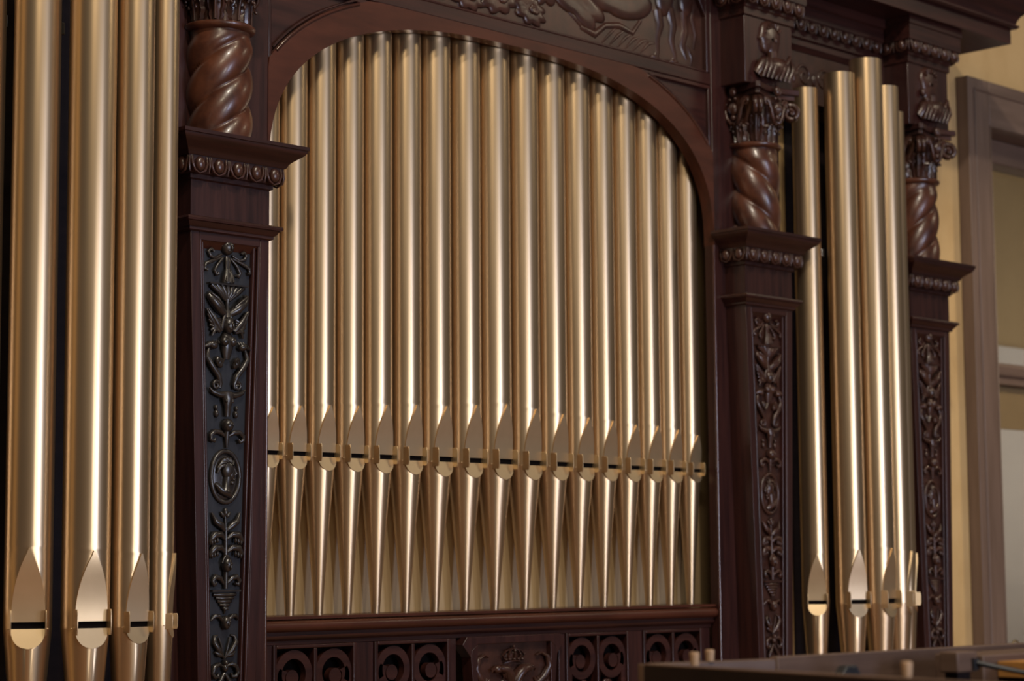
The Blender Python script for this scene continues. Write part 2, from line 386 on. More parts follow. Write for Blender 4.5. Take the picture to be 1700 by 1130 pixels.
# spandrels
for half in (-1, 1):
    pts = [p for p in oc if (p[0]-AC)*half > 0 and p[1] > 3.0]
    if half > 0: poly = [(XR, 3.362)]+[p for p in reversed(pts)]
    else: poly = [(XL, 3.362)]+[p for p in reversed(pts)]
    poly = [(x, z) for x, z in poly]
    # triangulated fan from the corner
    c0 = poly[0]; rest = poly[1:]; mb = MB()
    mb.add([(c0[0], YF+0.018, c0[1])]+[(x, YF+0.018, z) for x, z in rest], [(0, i+1, i+2) if half < 0 else (0, i+1, i+2) for i in range(len(rest)-1)])
    put('spandrel_panel', loc(mb), 'wood_h', CASE, 20)
    xs = XR-0.016 if half > 0 else XL+0.002
    put('spandrel_moulding', loc(B(xs, xs+0.014, YF+0.004, YF+0.02, 3.09, 3.35)), 'wood_v', CASE, bevel=0.003)
    x0, x1 = (5.93, XR) if half > 0 else (XL, 4.66)
    put('spandrel_moulding', loc(B(x0, x1, YF+0.004, YF+0.02, 3.345, 3.362)), 'wood_h', CASE, bevel=0.003)
put('rail', loc(B(XL, XR, YF, YB_, 3.362, 3.410)), 'wood_h', CASE, bevel=0.003)
put('rail', loc(B(XL, XR, YF, YB_, 3.78, 4.0)), 'wood_h', CASE, bevel=0.003)
put('panel_moulding', loc(MB().tube([(XL+0.02, YF+0.004, 3.413), (XR-0.03, YF+0.004, 3.413)], 0.006, 8)), 'wood_h', CASE, 60)
put('panel_stile', loc(B(XR-0.028, XR, YF, YB_, 3.41, 3.78)), 'wood_v', CASE, bevel=0.004)
put('panel_stile', loc(B(XL, XL+0.028, YF, YB_, 3.41, 3.78)), 'wood_v', CASE, bevel=0.004)
put('panel_corner', loc(MB().prism([(XR-0.028, 3.64), (XR-0.028, 3.78), (XR-0.12, 3.78)], YF, YB_)), 'wood_v', CASE, bevel=0.003)
put('carved_panel', loc(B(XL+0.02, XR-0.02, YF+0.022, YB_, 3.40, 3.79)), 'carve', CASE)
# relief of the long panel : rearing figures, drapery, rocks and leaf scrolls
def P3(px): return px
yc = YF+0.020
rel = MB()
def limb(pts, rad, fy=0.45): return MB().tube([(x, yc+0.003, z) for x, z in pts], rad, 8, fy)
figs = []
def plate(cx, cz, rx, rz, rot, lobes, amp, h, ph=0.0):
    m = MB(); n = 48; rows = []; c, s_ = math.cos(rot), math.sin(rot)
    for q, hh in ((1.0, -0.004), (0.97, h*0.45), (0.86, h*0.85), (0.6, h), (0.3, h*0.8), (0.02, h*0.9)):
        row = []
        for k in range(n):
            a = -2*PI*k/n; wv = 1+amp*abs(math.sin(lobes*a/2+ph))-amp*0.5
            x, z = rx*q*wv*math.cos(a), rz*q*wv*math.sin(a); row.append((cx+x*c-z*s_, YF+0.022-hh, cz+x*s_+z*c))
        rows.append(row)
    m.grid(rows, True); m.f.append(list(range(len(m.v)-n, len(m.v))))
    return m
figs.append(('standing_leg_carving', limb([(6.13,3.62),(6.145,3.56),(6.125,3.50),(6.13,3.45),(6.115,3.425)], [.030,.024,.017,.012,.014])))
figs.append(('standing_leg_carving', limb([(6.20,3.64),(6.225,3.57),(6.21,3.51),(6.235,3.45),(6.225,3.422)], [.032,.024,.020,.012,.015])))
figs.append(('standing_leg_carving', limb([(6.29,3.64),(6.30,3.56),(6.275,3.50),(6.305,3.45)], [.022,.020,.022,.010])))
figs.append(('torso_carving', MB().ell((6.17, yc, 3.69), (0.06, 0.014, 0.09))))
figs.append(('torso_carving', MB().ell((6.30, yc, 3.70), (0.045, 0.013, 0.08))))
figs.append(('foot_carving', MB().ell((6.10, yc-0.004, 3.422), (0.028, 0.016, 0.010))))
figs.append(('foot_carving', MB().ell((6.215, yc-0.004, 3.422), (0.030, 0.016, 0.011))))
d = MB()
for k in range(6):
    x = 5.80+k*0.045; d.tube([(x+0.10, yc+0.004, 3.515-0.006*k), (x+0.05, yc+0.003, 3.475), (x, yc+0.004, 3.430)], [.004,.009,.006], 6, 0.5)
figs.append(('drapery_carving', d))
figs.append(('drapery_carving', limb([(5.68,3.47),(5.76,3.455),(5.82,3.50),(5.90,3.515),(5.98,3.50),(6.03,3.56)], [.012,.018,.014,.016,.013,.010])))
figs.append(('animal_body_carving', plate(5.92, 3.63, 0.19, 0.085, 0.15, 3, 0.25, 0.010)))
figs.append(('flowing_cloth_carving', plate(5.66, 3.57, 0.15, 0.075, -0.45, 5, 0.35, 0.009, 0.6)))
figs.append(('flowing_cloth_carving', limb([(5.56,3.60),(5.60,3.53),(5.68,3.48),(5.76,3.475)], [.006,.010,.012,.006])))
for k, (x, z, a_, b_, ro) in enumerate([(5.08,3.475,.085,.050,-.1),(5.24,3.50,.10,.060,.2),(5.40,3.485,.085,.055,-.3),(5.50,3.60,.10,.075,.5),(5.27,3.62,.12,.070,0.1),(5.04,3.59,.10,.060,-.4)]):
    figs.append(('rocky_leaf_carving', plate(x, z, a_, b_, ro, 9, 0.30, 0.010, k)))
    figs.append(('rocky_leaf_carving', plate(x+0.02, z, a_*0.3, b_*0.35, ro, 3, 0.3, 0.016, k)))
for k, (x, z) in enumerate([(4.35,3.50),(4.55,3.50),(4.75,3.50),(4.93,3.50)]):
    figs.append(('leaf_scroll_carving', MB().tube(spiral(x, z, 0.085, 0.015, k*PI, 1.6*(-1)**k, yc-0.002), [0.016-0.0004*i for i in range(23)], 8).ell((x, yc, z), (0.02, 0.015, 0.02))))
figs.append(('foliage_carving', limb([(6.33,3.425),(6.34,3.46),(6.315,3.50),(6.26,3.515)], [.006,.010,.009,.005])))
figs.append(('foliage_carving', limb([(6.36,3.68),(6.345,3.62),(6.365,3.56),(6.35,3.50)], [.008,.014,.012,.006])))
for n_, m_ in figs: put(n_, loc(m_), 'carve', CASE, 60)
# gold backing behind the pipes
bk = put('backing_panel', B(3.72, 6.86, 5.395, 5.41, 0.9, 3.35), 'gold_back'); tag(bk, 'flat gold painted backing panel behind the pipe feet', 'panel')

# ------------------------------------------------------------------ sill and lower screen
SILL = thing('sill_rail', 'mahogany moulded sill carrying the feet of the central pipes', 'sill', (AC, YF, 1.2))
def locs(mb): mb.v = [(a-AC, b-YF, c-1.2) for a, b, c in mb.v]; return mb
put('toe_board', locs(B(XL, XR+0.03, 5.212, 5.40, 1.284, 1.294)), 'wood_red', SILL, bevel=0.001)
def extrude_x(prof, x0, x1):       # prof list of (y,z) from the top front downwards, closed at the back
    n = len(prof); mb = MB()
    mb.add([(x0, y, z) for y, z in prof]+[(x1, y, z) for y, z in prof],
           [tuple(range(n)), tuple(range(2*n-1, n-1, -1))]+[((i+1)%n, i, n+i, n+(i+1)%n) for i in range(n)])
    return mb
XS0, XS1 = XL+0.001, XR-0.002
bn = [(5.25,1.281)]+[(5.2175-0.0185*math.sin(a), 1.2625+0.0185*math.cos(a)) for a in [PI*k/10 for k in range(11)]]+[(5.25,1.244)]
put('bullnose', locs(extrude_x(bn, XS0, XS1)), 'wood_red', SILL, 50, 0.002)
put('fillet', locs(extrude_x([(5.26,1.244),(5.222,1.244),(5.222,1.233),(5.26,1.233)], XS0, XS1-0.003)), 'wood_h', SILL)
cv = [(5.27,1.233)]+[(5.2165+0.0145*(1-math.cos(a)), 1.233-0.0145*math.sin(a)) for a in [PI/2*k/6 for k in range(7)]]+[(5.235,1.2155),(5.235,1.204),(5.27,1.204)]
put('cove', locs(extrude_x(cv, XS0, XS1-0.005)), 'wood_h', SILL, 50)

def fret(label, x0, x1):
    Tt = thing('fretwork_panel', label, 'fretwork panel', ((x0+x1)/2, 5.235, 0.80), 0, 'pierced scroll panels below the sill')
    w_ = (x1-x0)/2; zt = 0.403
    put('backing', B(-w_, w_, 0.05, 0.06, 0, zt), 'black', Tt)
    t = 0.014
    put('frame_bar', B(-w_-0.0005, -w_+t, -0.006, 0.05, 0, zt), 'wood_v', Tt, bevel=0.003)
    put('frame_bar', B(w_-t, w_+0.0005, -0.006, 0.05, 0, zt), 'wood_v', Tt, bevel=0.003)
    put('frame_bar', B(-w_+t, w_-t, -0.006, 0.05, zt-0.012, zt), 'wood_h', Tt, bevel=0.003)
    put('frame_bar', B(-w_+t, w_-t, -0.006, 0.05, 0, 0.012), 'wood_h', Tt, bevel=0.003)
    put('mullion', B(-0.007, 0.007, -0.006, 0.05, 0.012, zt-0.012), 'wood_v', Tt, bevel=0.003)
    cw = w_-t-0.007
    for sg in (-1, 1):
        cx = sg*(0.007+cw/2); mm = MB()
        # flat scroll, a ribbon that winds into a disc
        def ribbon(cz, R, up):
            L = []; Rr = []; n = 44; mx = -1 if sg > 0 else 1
            for i in range(n+1):
                u = i/n; a = PI*1.15-2.25*PI*u
                k_ = max(0, (u-0.72)/0.28); rad = R*(0.98-0.30*k_*k_); wd = R*(0.215+0.05*k_)
                c, s_ = math.cos(a), math.sin(a)*up
                L.append((cx+mx*(rad+wd)*c, cz+(rad+wd)*s_)); Rr.append((cx+mx*(rad-wd)*c, cz+(rad-wd)*s_))
            flip = (sg > 0) ^ (up < 0)
            for y_, fl in ((0.004, flip), (0.03, not flip)):
                mm.grid([[(p[0], y_, p[1]) for p in L], [(p[0], y_, p[1]) for p in Rr]], flip=fl)
            mm.grid([[(p[0], 0.004, p[1]) for p in L], [(p[0], 0.03, p[1]) for p in L]], flip=not flip)
            mm.grid([[(p[0], 0.004, p[1]) for p in Rr], [(p[0], 0.03, p[1]) for p in Rr]], flip=flip)
            rr = R*0.40; dx, dz = cx-mx*R*0.10, cz-up*R*0.18
            mm.prism([(dx+rr*math.cos(2*PI*k/22), dz+rr*math.sin(2*PI*k/22)) for k in range(22)], 0.0042, 0.0298)
        R = cw/2*0.84
        ribbon(zt-0.014-R*1.24, R, 1); ribbon(0.012+R*1.24, R, -1)
        # long stems linking the two scrolls along the outer side, and a bud between
        mx = -1 if sg > 0 else 1
        xs = cx-mx*R*1.0
        mm.prism([(xs-R*.2, 0.012+R*1.2), (xs+R*.2, 0.012+R*1.2), (xs+R*.2, zt-0.014-R*1.2), (xs-R*.2, zt-0.014-R*1.2)], 0.0045, 0.0295)
        put('scroll', mm, 'wood_h', Tt, 30)
        bd = MB().ell((cx+mx*R*0.25, 0.017, zt-0.014-R*2.75), (R*0.42, 0.013, R*0.34)).ell((cx+mx*R*0.30, 0.017, 0.20), (R*0.25, 0.013, R*0.5))
        put('bud', bd, 'wood_h', Tt, 60)
    return Tt
FR = [(4.230,4.579),(4.660,5.006),(5.590,5.936),(6.017,6.366)]
FL = ['pierced scroll panel nearest the left pilaster, below the sill', 'pierced scroll panel left of the carved crest panel',
      'pierced scroll panel right of the carved crest panel', 'pierced scroll panel at the right end below the sill']
for (a, b), l_ in zip(FR, FL): fret(l_, a, b)
LOW = thing('lower_screen', 'plain mahogany uprights and board between the pierced panels', 'panelling', (AC, 5.235, 0))
def locl(mb): mb.v = [(a-AC, b-5.235, c) for a, b, c in mb.v]; return mb
for a, b in ((XL,4.2285),(4.5805,4.6585),(5.0075,5.040),(5.556,5.5885),(5.9375,6.0155),(6.3675,XR-0.012)):
    put('upright', locl(B(a, b, 5.237, 5.29, 0.80, 1.2035)), 'wood_v', LOW, bevel=0.002)
put('lower_board', locl(B(XL, XR-0.012, 5.22, 5.30, 0, 0.799)), 'wood_h', LOW, bevel=0.002)

# ------------------------------------------------------------------ crest panel with the crowned eagle
CR_ = thing('crest_panel', 'carved mahogany panel with a crown above a double-headed eagle', 'carved panel', (AC, 5.235, 0.80))
hw = 0.257; zt = 0.408
left = [(-hw+0.006,0), (-hw+0.040,0.10), (-hw+0.050,0.24), (-hw+0.040,0.335), (-hw+0.020,0.358), (-hw,0.380), (-hw+0.022,zt-0.002)]
fr = [(x, z) for x, z in left]+[(-x, z) for x, z in reversed(left)]
il = [(-hw+0.082,0.03),(-hw+0.082,zt-0.042)]
# frame board pieces round the sunk field
xi = hw-0.074; zi = zt-0.028
def pr(poly, name): put(name, MB().prism(poly, -0.030, 0.02), 'wood_v', CR_, 30, 0.002)
pr([(-xi,0)]+[(-xi,zi)]+[(-hw+0.022,zi+0.0)][:0]+[p for p in reversed(left[:5])][:0]+[(-hw+0.045,zi-0.02)]+[p for p in reversed(left[:4])], 'frame_side')
pr([p for p in [(-x, z) for x, z in left[:4]]]+[(hw-0.045,zi-0.02),(xi,zi),(xi,0)], 'frame_side')
pr([(-xi,zi),(xi,zi),(hw-0.045,zi-0.02),(hw-0.040,0.335),(hw-0.020,0.358),(hw,0.380),(hw-0.022,zt-0.002),(-hw+0.022,zt-0.002),(-hw,0.380),(-hw+0.020,0.358),(-hw+0.040,0.335),(-hw+0.045,zi-0.02)], 'frame_top')
put('field', B(-xi-0.004, xi+0.004, -0.008, 0.02, 0, zi+0.004), 'carve', CR_)
yy = -0.010
def crest(m, fx): m.v = [(x*fx, y, 0.372-(0.351-z)*0.61) for x, y, z in m.v]; return m
crn = MB()
for k in range(5):
    a = -0.9+0.45*k; x1 = 0.075*math.sin(a)
    crn.tube([(x1, yy-0.012*math.cos(a), 0.262), (x1*1.25, yy-0.018*math.cos(a), 0.292), (x1*0.9, yy-0.018*math.cos(a), 0.318), (0, yy-0.010, 0.334)], [.004,.005,.005,.004], 6)
    crn.ell((x1*0.95, yy-0.014, 0.270), (0.010, 0.008, 0.008)); crn.ell((x1*1.1, yy-0.020, 0.300), (0.005, 0.005, 0.005))
crn.tube([(-0.058, yy-0.006, 0.250), (-0.03, yy-0.014, 0.258), (0, yy-0.016, 0.261), (0.03, yy-0.014, 0.258), (0.058, yy-0.006, 0.250)], 0.005, 6)
crn.ell((0, yy, 0.29), (0.055, 0.012, 0.036)); crn.ell((0, yy-0.012, 0.342), (0.007, 0.007, 0.009))
put('crown_carving', crest(crn, 0.72), 'carve', CR_, 60)
for sg in (-1, 1):
    hd = MB()
    hd.tube([(sg*0.012, yy-0.004, 0.13), (sg*0.030, yy-0.010, 0.185), (sg*0.058, yy-0.014, 0.218), (sg*0.088, yy-0.012, 0.222)], [.022,.026,.026,.020], 10)
    hd.ell((sg*0.092, yy-0.012, 0.218), (0.026, 0.016, 0.024))
    hd.tube([(sg*0.105, yy-0.012, 0.225), (sg*0.126, yy-0.012, 0.214), (sg*0.126, yy-0.010, 0.196)], [.011,.008,.002], 6)
    hd.ell((sg*0.098, yy-0.027, 0.226), (0.005, 0.004, 0.004))
    for k in range(5): hd.tube([(sg*(0.03+0.012*k), yy-0.028, 0.205-0.004*k), (sg*(0.025+0.012*k), yy-0.026, 0.165)], [.004,.002], 5)
    put('eagle_head_carving', crest(hd, 0.85), 'carve', CR_, 60)
    wg = MB().tube([(sg*0.10, yy, 0.10), (sg*0.150, yy-0.006, 0.165), (sg*0.172, yy-0.010, 0.225), (sg*0.160, yy-0.010, 0.280), (sg*0.132, yy-0.008, 0.300), (sg*0.112, yy-0.006, 0.285)], [.014,.016,.013,.010,.008,.005], 8)
    for k in range(6):
        wg.tube([(sg*(0.105+0.012*k), yy-0.004, 0.16+0.004*k), (sg*(0.118+0.013*k), yy-0.008, 0.11), (sg*(0.110+0.013*k), yy-0.004, 0.04)], [.004,.009,.005], 6)
    put('wing_carving', crest(wg, 1.08), 'carve', CR_, 60)
put('eagle_body_carving', crest(MB().ell((0, yy, 0.06), (0.07, 0.022, 0.14)), 1.0), 'carve', CR_, 60)

# ================================================================== PILASTERS
EGGS = {}
def egg_mesh(kind):
    if kind in EGGS: return EGGS[kind]
    s = 1.0; m = MB()
    m.ell((0, -0.004, 0), (0.0145, 0.014, 0.021), 12, 8)
    m.tube([(-0.0225, 0.0, 0.022), (-0.0225, -0.004, 0.0), (-0.016, -0.004, -0.018), (0, -0.002, -0.026), (0.016, -0.004, -0.018), (0.0225, -0.004, 0.0), (0.0225, 0.0, 0.022)], [.004,.0045,.0045,.003,.0045,.0045,.004], 6)
    m.tube([(0.031, -0.002, 0.020), (0.031, -0.004, -0.004), (0.031, 0.0, -0.024)], [.002,.004,.001], 6)
    me = m.mesh('egg', 60); me.materials.append(M['carve']); EGGS[kind] = me
    return me
def eggs_along(parent, p0, p1, n, rz, first=0.5, nm='egg', sc=1.22):
    for k in range(n):
        t = (k+first)/n
        o = bpy.data.objects.new(nm, egg_mesh('e')); COL.objects.link(o); o.parent = parent
        o.location = tuple(p0[i]+(p1[i]-p0[i])*t for i in range(3)); o.rotation_euler = (0, 0, rz); o.scale = (sc, 1.0, 1.0+(sc-1)*0.4)
ZT = [(2.437,408),(2.322,470),(2.192,540),(1.987,650),(1.858,720),(1.725,792),(1.618,850),(1.463,935),(1.344,1000),(1.235,1060),(1.127,1120)]
def carvings(sg):
    """carved candelabrum ornament, local x to the side, y towards the back, z absolute ; sg mirrors it"""
    out = []
    K3, K4 = 0.00080, 0.00093
    def z3(v): py = 370+.345*v; return 2.437-(py-408)*0.001862
    def z4(v): py = 680+.4*v; return 2.437-(py-408)*0.001862 if py < 700 else 1.858-(py-720)*0.001828
    y = 0.0
    def x3(v, ax): return sg*(v-ax)*K3
    def x4(v, ax): return sg*(v-ax)*K4
    # mask with tendrils and robed figure
    ax = 236; m = MB(); m.ell((0, -0.006, z3(112)), (0.023, 0.020, 0.026)); m.ell((sg*0.004, -0.024, z3(118)), (0.005, 0.007, 0.008))
    for e in (-1, 1): m.ell((e*0.009, -0.022, z3(104)), (0.005, 0.004, 0.003))
    m.ell((0, -0.020, z3(132)), (0.008, 0.004, 0.003)); m.tube(arc3((-0.022, z3(112)), (0.022, z3(112)), 0.026, -0.008), 0.005, 6)
    out.append(('mask_carving', m))
    m = MB()
    for e in (-1, 1):
        m.tube([(e*0.020, -0.004, z3(150)), (e*0.045, -0.008, z3(172)), (e*0.066, -0.008, z3(165)), (e*0.074, -0.008, z3(142)), (e*0.062, -0.008, z3(128)), (e*0.054, -0.008, z3(140))], [.004,.005,.006,.006,.005,.006], 7)
        m.tube([(e*0.022, -0.004, z3(165)), (e*0.060, -0.008, z3(188)), (e*0.084, -0.008, z3(205)), (e*0.088, -0.008, z3(228)), (e*0.078, -0.008, z3(232))], [.004,.006,.006,.006,.007], 7)
        m.tube([(e*0.014, -0.004, z3(165)), (e*0.036, -0.008, z3(200)), (e*0.050, -0.008, z3(232)), (e*0.042, -0.008, z3(252)), (e*0.034, -0.008, z3(244))], [.004,.005,.006,.006,.006], 7)
    out.append(('tendril_carving', m))
    m = MB().tube([(0, -0.006, z3(160)), (0, -0.010, z3(185)), (0, -0.008, z3(215)), (0, -0.012, z3(250)), (0, -0.010, z3(288))], [.008,.012,.009,.020,.024], 10, 0.6)
    for k in (-1, 0, 1): m.tube([(k*0.006, -0.016, z3(222)), (k*0.013, -0.022, z3(284))], [.003,.005], 6)
    out.append(('robed_figure_carving', m))
    # fluted bowl
    ax = 225; m = MB().prism([(-0.074, z3(300)), (-0.074, z3(292)), (0.074, z3(292)), (0.074, z3(300))][::-1], -0.020, 0.006)
    for k in range(7):
        u = -1+k/3.0; m.tube([(u*0.062, -0.006, z3(300)), (u*0.034, -0.012, z3(335)), (u*0.008, -0.008, z3(372))], [.010,.009,.004], 7)
    m.tube([(0, -0.008, z3(365)), (0, -0.008, z3(400)), (0, -0.010, z3(455))], [.008,.006,.012], 8)
    out.append(('fluted_bowl_carving', m))
    m = MB()
    for e in (-1, 1):
        m.tube([(e*0.008, -0.006, z3(440)), (e*0.036, -0.014, z3(412)), (e*0.058, -0.014, z3(378)), (e*0.074, -0.010, z3(352)), (e*0.066, -0.008, z3(340))], [.010,.016,.015,.009,.006], 9)
        m.tube([(e*0.022, -0.020, z3(405)), (e*0.050, -0.026, z3(368)), (e*0.070, -0.020, z3(345))], [.004,.006,.004], 6)
    out.append(('leaf_horn_carving', m))
    # winged bust
    m = MB(); m.ell((sg*0.002, -0.012, z3(492)), (0.020, 0.021, 0.027)); m.tube(arc3((-0.024, z3(515)), (0.024, z3(515)), 0.056, -0.010), 0.007, 7)
    m.ell((sg*0.004, -0.033, z3(495)), (0.004, 0.005, 0.007)); m.ell((0, -0.030, z3(508)), (0.007, 0.004, 0.003))
    for e in (-1, 1): m.ell((e*0.008, -0.030, z3(487)), (0.004, 0.003, 0.003)); m.ell((e*0.015, -0.016, z3(570)), (0.015, 0.013, 0.016))
    m.tube([(0, -0.006, z3(520)), (0, -0.008, z3(560)), (0, -0.008, z3(605)), (0, -0.006, z3(655))], [.010,.026,.022,.012], 10, 0.6)
    out.append(('winged_bust_carving', m))
    m = MB()
    for e in (-1, 1):
        for k in range(6):
            u = k/5.0
            m.tube([(e*0.030, -0.010, z3(525-12*k)), (e*(0.050+0.010*u), -0.014, z3(515-6*k)), (e*(0.060+0.022*u), -0.010, z3(548-26*k))], [.006,.008,.004], 6)
        m.tube([(e*0.026, -0.012, z3(520)), (e*0.048, -0.016, z3(480)), (e*0.076, -0.012, z3(420))], [.007,.010,.004], 7)
    out.append(('wing_carving', m))
    # griffin heads and S scrolls
    m = MB()
    for e in (-1, 1):
        m.ell((e*0.058, -0.012, z3(592)), (0.018, 0.014, 0.013), rot=0.3*e); m.tube([(e*0.070, -0.014, z3(590)), (e*0.088, -0.012, z3(602))], [.010,.004], 7)
        for k in range(3): m.tube([(e*(0.040+0.010*k), -0.020, z3(584)), (e*(0.038+0.010*k), -0.014, z3(570))], [.004,.003], 5)
        m.tube([(e*0.070, -0.008, z3(605)), (e*0.080, -0.010, z3(650)), (e*0.062, -0.012, z3(690)), (e*0.036, -0.012, z3(735)), (e*0.026, -0.010, z3(775)), (e*0.030, -0.010, z3(795))], [.006,.009,.010,.010,.008,.006], 8)
        m.tube(spiral(e*0.042, z3(783), 0.016, 0.003, PI if e > 0 else 0, 1.3*(-e), -0.010, 16), 0.0055, 7)
        m.ell((e*0.034, -0.012, z3(672)), (0.013, 0.010, 0.020), rot=-0.5*e)
        for k in range(3): m.tube([(e*(0.020+0.009*k), -0.022, z3(655)), (e*(0.030+0.006*k), -0.020, z3(692))], [.003,.002], 5)
    out.append(('griffin_scroll_carving', m))
    # ox skull
    m = MB().tube([(-0.070, -0.012, z3(795)), (-0.058, -0.012, z3(815)), (-0.030, -0.012, z3(828)), (0, -0.012, z3(824)), (0.030, -0.012, z3(828)), (0.058, -0.012, z3(815)), (0.070, -0.012, z3(795))], [.003,.007,.010,.011,.010,.007,.003], 8)
    m.tube([(0, -0.010, z3(822)), (0, -0.016, z3(850)), (0, -0.014, z3(885)), (0, -0.012, z3(930))], [.024,.020,.012,.010], 10, 0.7)
    for e in (-1, 1): m.ell((e*0.012, -0.024, z3(856)), (0.005, 0.004, 0.006))
    out.append(('ox_skull_carving', m))
    m = MB()
    for e in (-1, 1):
        m.ell((e*0.040, -0.006, z3(888)), (0.006, 0.007, 0.008)); m.ell((e*0.038, -0.006, z3(918)), (0.008, 0.008, 0.012)); m.tube([(e*0.041, -0.006, z3(880)), (e*0.038, -0.006, z3(930))], 0.003, 5)
    out.append(('pendant_carving', m))
    m = MB().ell((0, -0.014, z3(972)), (0.020, 0.020, 0.021)); m.tube([(0, -0.010, z3(1000)), (0, -0.010, z3(1080))], [.010,.004], 8)
    for e in (-1, 1):
        m.tube([(e*0.008, -0.008, z3(1022)), (e*0.026, -0.012, z3(1006)), (e*0.048, -0.012, z3(1003)), (e*0.064, -0.012, z3(1022)), (e*0.064, -0.012, z3(1042)), (e*0.050, -0.012, z3(1050)), (e*0.046, -0.012, z3(1036))], [.005,.008,.008,.008,.007,.006,.005], 8)
        m.ell((e*0.008, -0.032, z3(968)), (0.004, 0.003, 0.004))
    out.append(('bud_volute_carving', m))
    # medallion with a head in profile
    zc = z4(280); m = MB()
    n = 32; ring = [(0.056*math.cos(2*PI*k/n), -0.004, zc+0.078*math.sin(2*PI*k/n)) for k in range(n+1)]
    m.tube(ring, 0.008, 8); m.ell((0, 0.0, zc), (0.052, 0.006, 0.074), 20, 8)
    out.append(('medallion', m))
    m = MB()
    def q(x, v): return (sg*x, zc+v)
    m.ell((sg*0.006, -0.010, zc+0.022), (0.024, 0.013, 0.030)); m.ell((sg*0.018, -0.010, zc+0.008), (0.014, 0.011, 0.020))
    m.tube([(sg*0.030, -0.010, zc+0.026), (sg*0.040, -0.010, zc+0.010), (sg*0.030, -0.010, zc+0.004)], [.004,.006,.004], 7)
    m.ell((sg*0.028, -0.011, zc-0.008), (0.007, 0.007, 0.005)); m.ell((sg*0.022, -0.011, zc-0.018), (0.009, 0.008, 0.007))
    m.tube([(sg*0.004, -0.008, zc-0.002), (sg*0.0, -0.009, zc-0.030), (sg*-0.004, -0.008, zc-0.045)], [.014,.013,.020], 9)
    m.tube([(sg*-0.040, -0.005, zc-0.022), (sg*-0.022, -0.009, zc-0.040), (sg*0.006, -0.010, zc-0.050), (sg*0.022, -0.006, zc-0.060)], [.008,.013,.014,.007], 9)
    for k in range(6):
        a = 0.5+k*0.42
        m.tube([(sg*(0.004+0.018*math.cos(a)), -0.018, zc+0.024+0.022*math.sin(a)), (sg*(0.002+0.030*math.cos(a+0.3)), -0.014, zc+0.022+0.034*math.sin(a+0.3)), (sg*(0.0+0.036*math.cos(a+0.7)), -0.010, zc+0.016+0.036*math.sin(a+0.7))], [.005,.007,.004], 6)
    out.append(('profile_head_carving', m))
    # leafy spray
    m = MB().tube([(0, -0.006, z4(440)), (0, -0.008, z4(520)), (0, -0.008, z4(615))], [.003,.006,.008], 8)
    m.ell((0, -0.008, z4(428)), (0.008, 0.007, 0.014))
    for e in (-1, 1):
        m.ell((e*0.012, -0.007, z4(438)), (0.006, 0.006, 0.012), rot=-0.7*e)
        m.tube([(e*0.004, -0.008, z4(505)), (e*0.022, -0.012, z4(482)), (e*0.042, -0.012, z4(468)), (e*0.056, -0.008, z4(430))], [.006,.012,.010,.003], 8)
        for zz in (520, 575):
            m.tube([(e*0.004, -0.008, z4(zz+20)), (e*0.022, -0.013, z4(zz)), (e*0.048, -0.013, z4(zz+2)), (e*0.062, -0.010, z4(zz+26)), (e*0.060, -0.008, z4(zz+44))], [.005,.010,.012,.009,.004], 8)
            for k in range(3): m.ell((e*(0.036+0.011*k), -0.013, z4(zz+24+4*k)), (0.005, 0.006, 0.010))
    out.append(('leaf_spray_carving', m))
    m = MB().ell((0, -0.016, z4(645)), (0.018, 0.018, 0.024)); m.ell((sg*0.002, -0.033, z4(655)), (0.004, 0.005, 0.009)); m.tube([(0, -0.010, z4(670)), (0, -0.010, z4(745))], [.009,.007], 8)
    m.tube(arc3((-0.017, z4(640)), (0.017, z4(640)), 0.022, -0.014), 0.005, 6)
    for e in (-1, 1):
        m.ell((e*0.008, -0.031, z4(642)), (0.004, 0.003, 0.003))
        m.tube([(e*0.006, -0.008, z4(725)), (e*0.022, -0.012, z4(702)), (e*0.042, -0.012, z4(695)), (e*0.054, -0.012, z4(712)), (e*0.048, -0.012, z4(730)), (e*0.038, -0.012, z4(722))], [.004,.008,.009,.008,.007,.005], 8)
    out.append(('head_on_basket_carving', m))
    m = MB(); m.prism([(-0.057, z4(758)), (0.057, z4(758)), (0.057, z4(749)), (-0.057, z4(749))], -0.018, 0.006)
    for k in range(5):
        wd = 0.044-0.009*k; zz = 768+14*k; m.tube([(-wd, -0.004, z4(zz)), (-wd*0.5, -0.013, z4(zz+2)), (wd*0.5, -0.013, z4(zz+2)), (wd, -0.004, z4(zz))], 0.0062, 7)
    m.tube([(0, -0.006, z4(826)), (0, -0.005, z4(850))], [.006,.002], 7)
    out.append(('tiered_basket_carving', m))
    m = MB().ell((0, -0.012, z4(885)), (0.016, 0.017, 0.022)); m.ell((0, -0.027, z4(890)), (0.004, 0.005, 0.006))
    for e in (-1, 1): m.tube([(e*0.012, -0.010, z4(875)), (e*0.026, -0.012, z4(858)), (e*0.042, -0.010, z4(856)), (e*0.056, -0.006, z4(876))], [.006,.007,.007,.003], 8); m.ell((e*0.007, -0.026, z4(880)), (0.003, 0.003, 0.003))
    out.append(('horned_mask_carving', m))
    m = MB()
    for e in (-1, 1):
        m.tube([(e*0.002, -0.006, z4(1030)), (e*0.024, -0.012, z4(1000)), (e*0.044, -0.010, z4(965)), (e*0.040, -0.006, z4(940)), (e*0.026, -0.004, z4(936))], [.004,.009,.009,.005,.003], 8)
        m.tube([(e*0.002, -0.006, z4(1035)), (e*0.012, -0.008, z4(985)), (e*0.022, -0.006, z4(945))], [.003,.004,.003], 6)
        m.tube([(e*0.006, -0.008, z4(1022)), (e*0.026, -0.012, z4(1016)), (e*0.040, -0.008, z4(1004))], [.004,.008,.004], 7)
    out.append(('leaf_pair_carving', m))
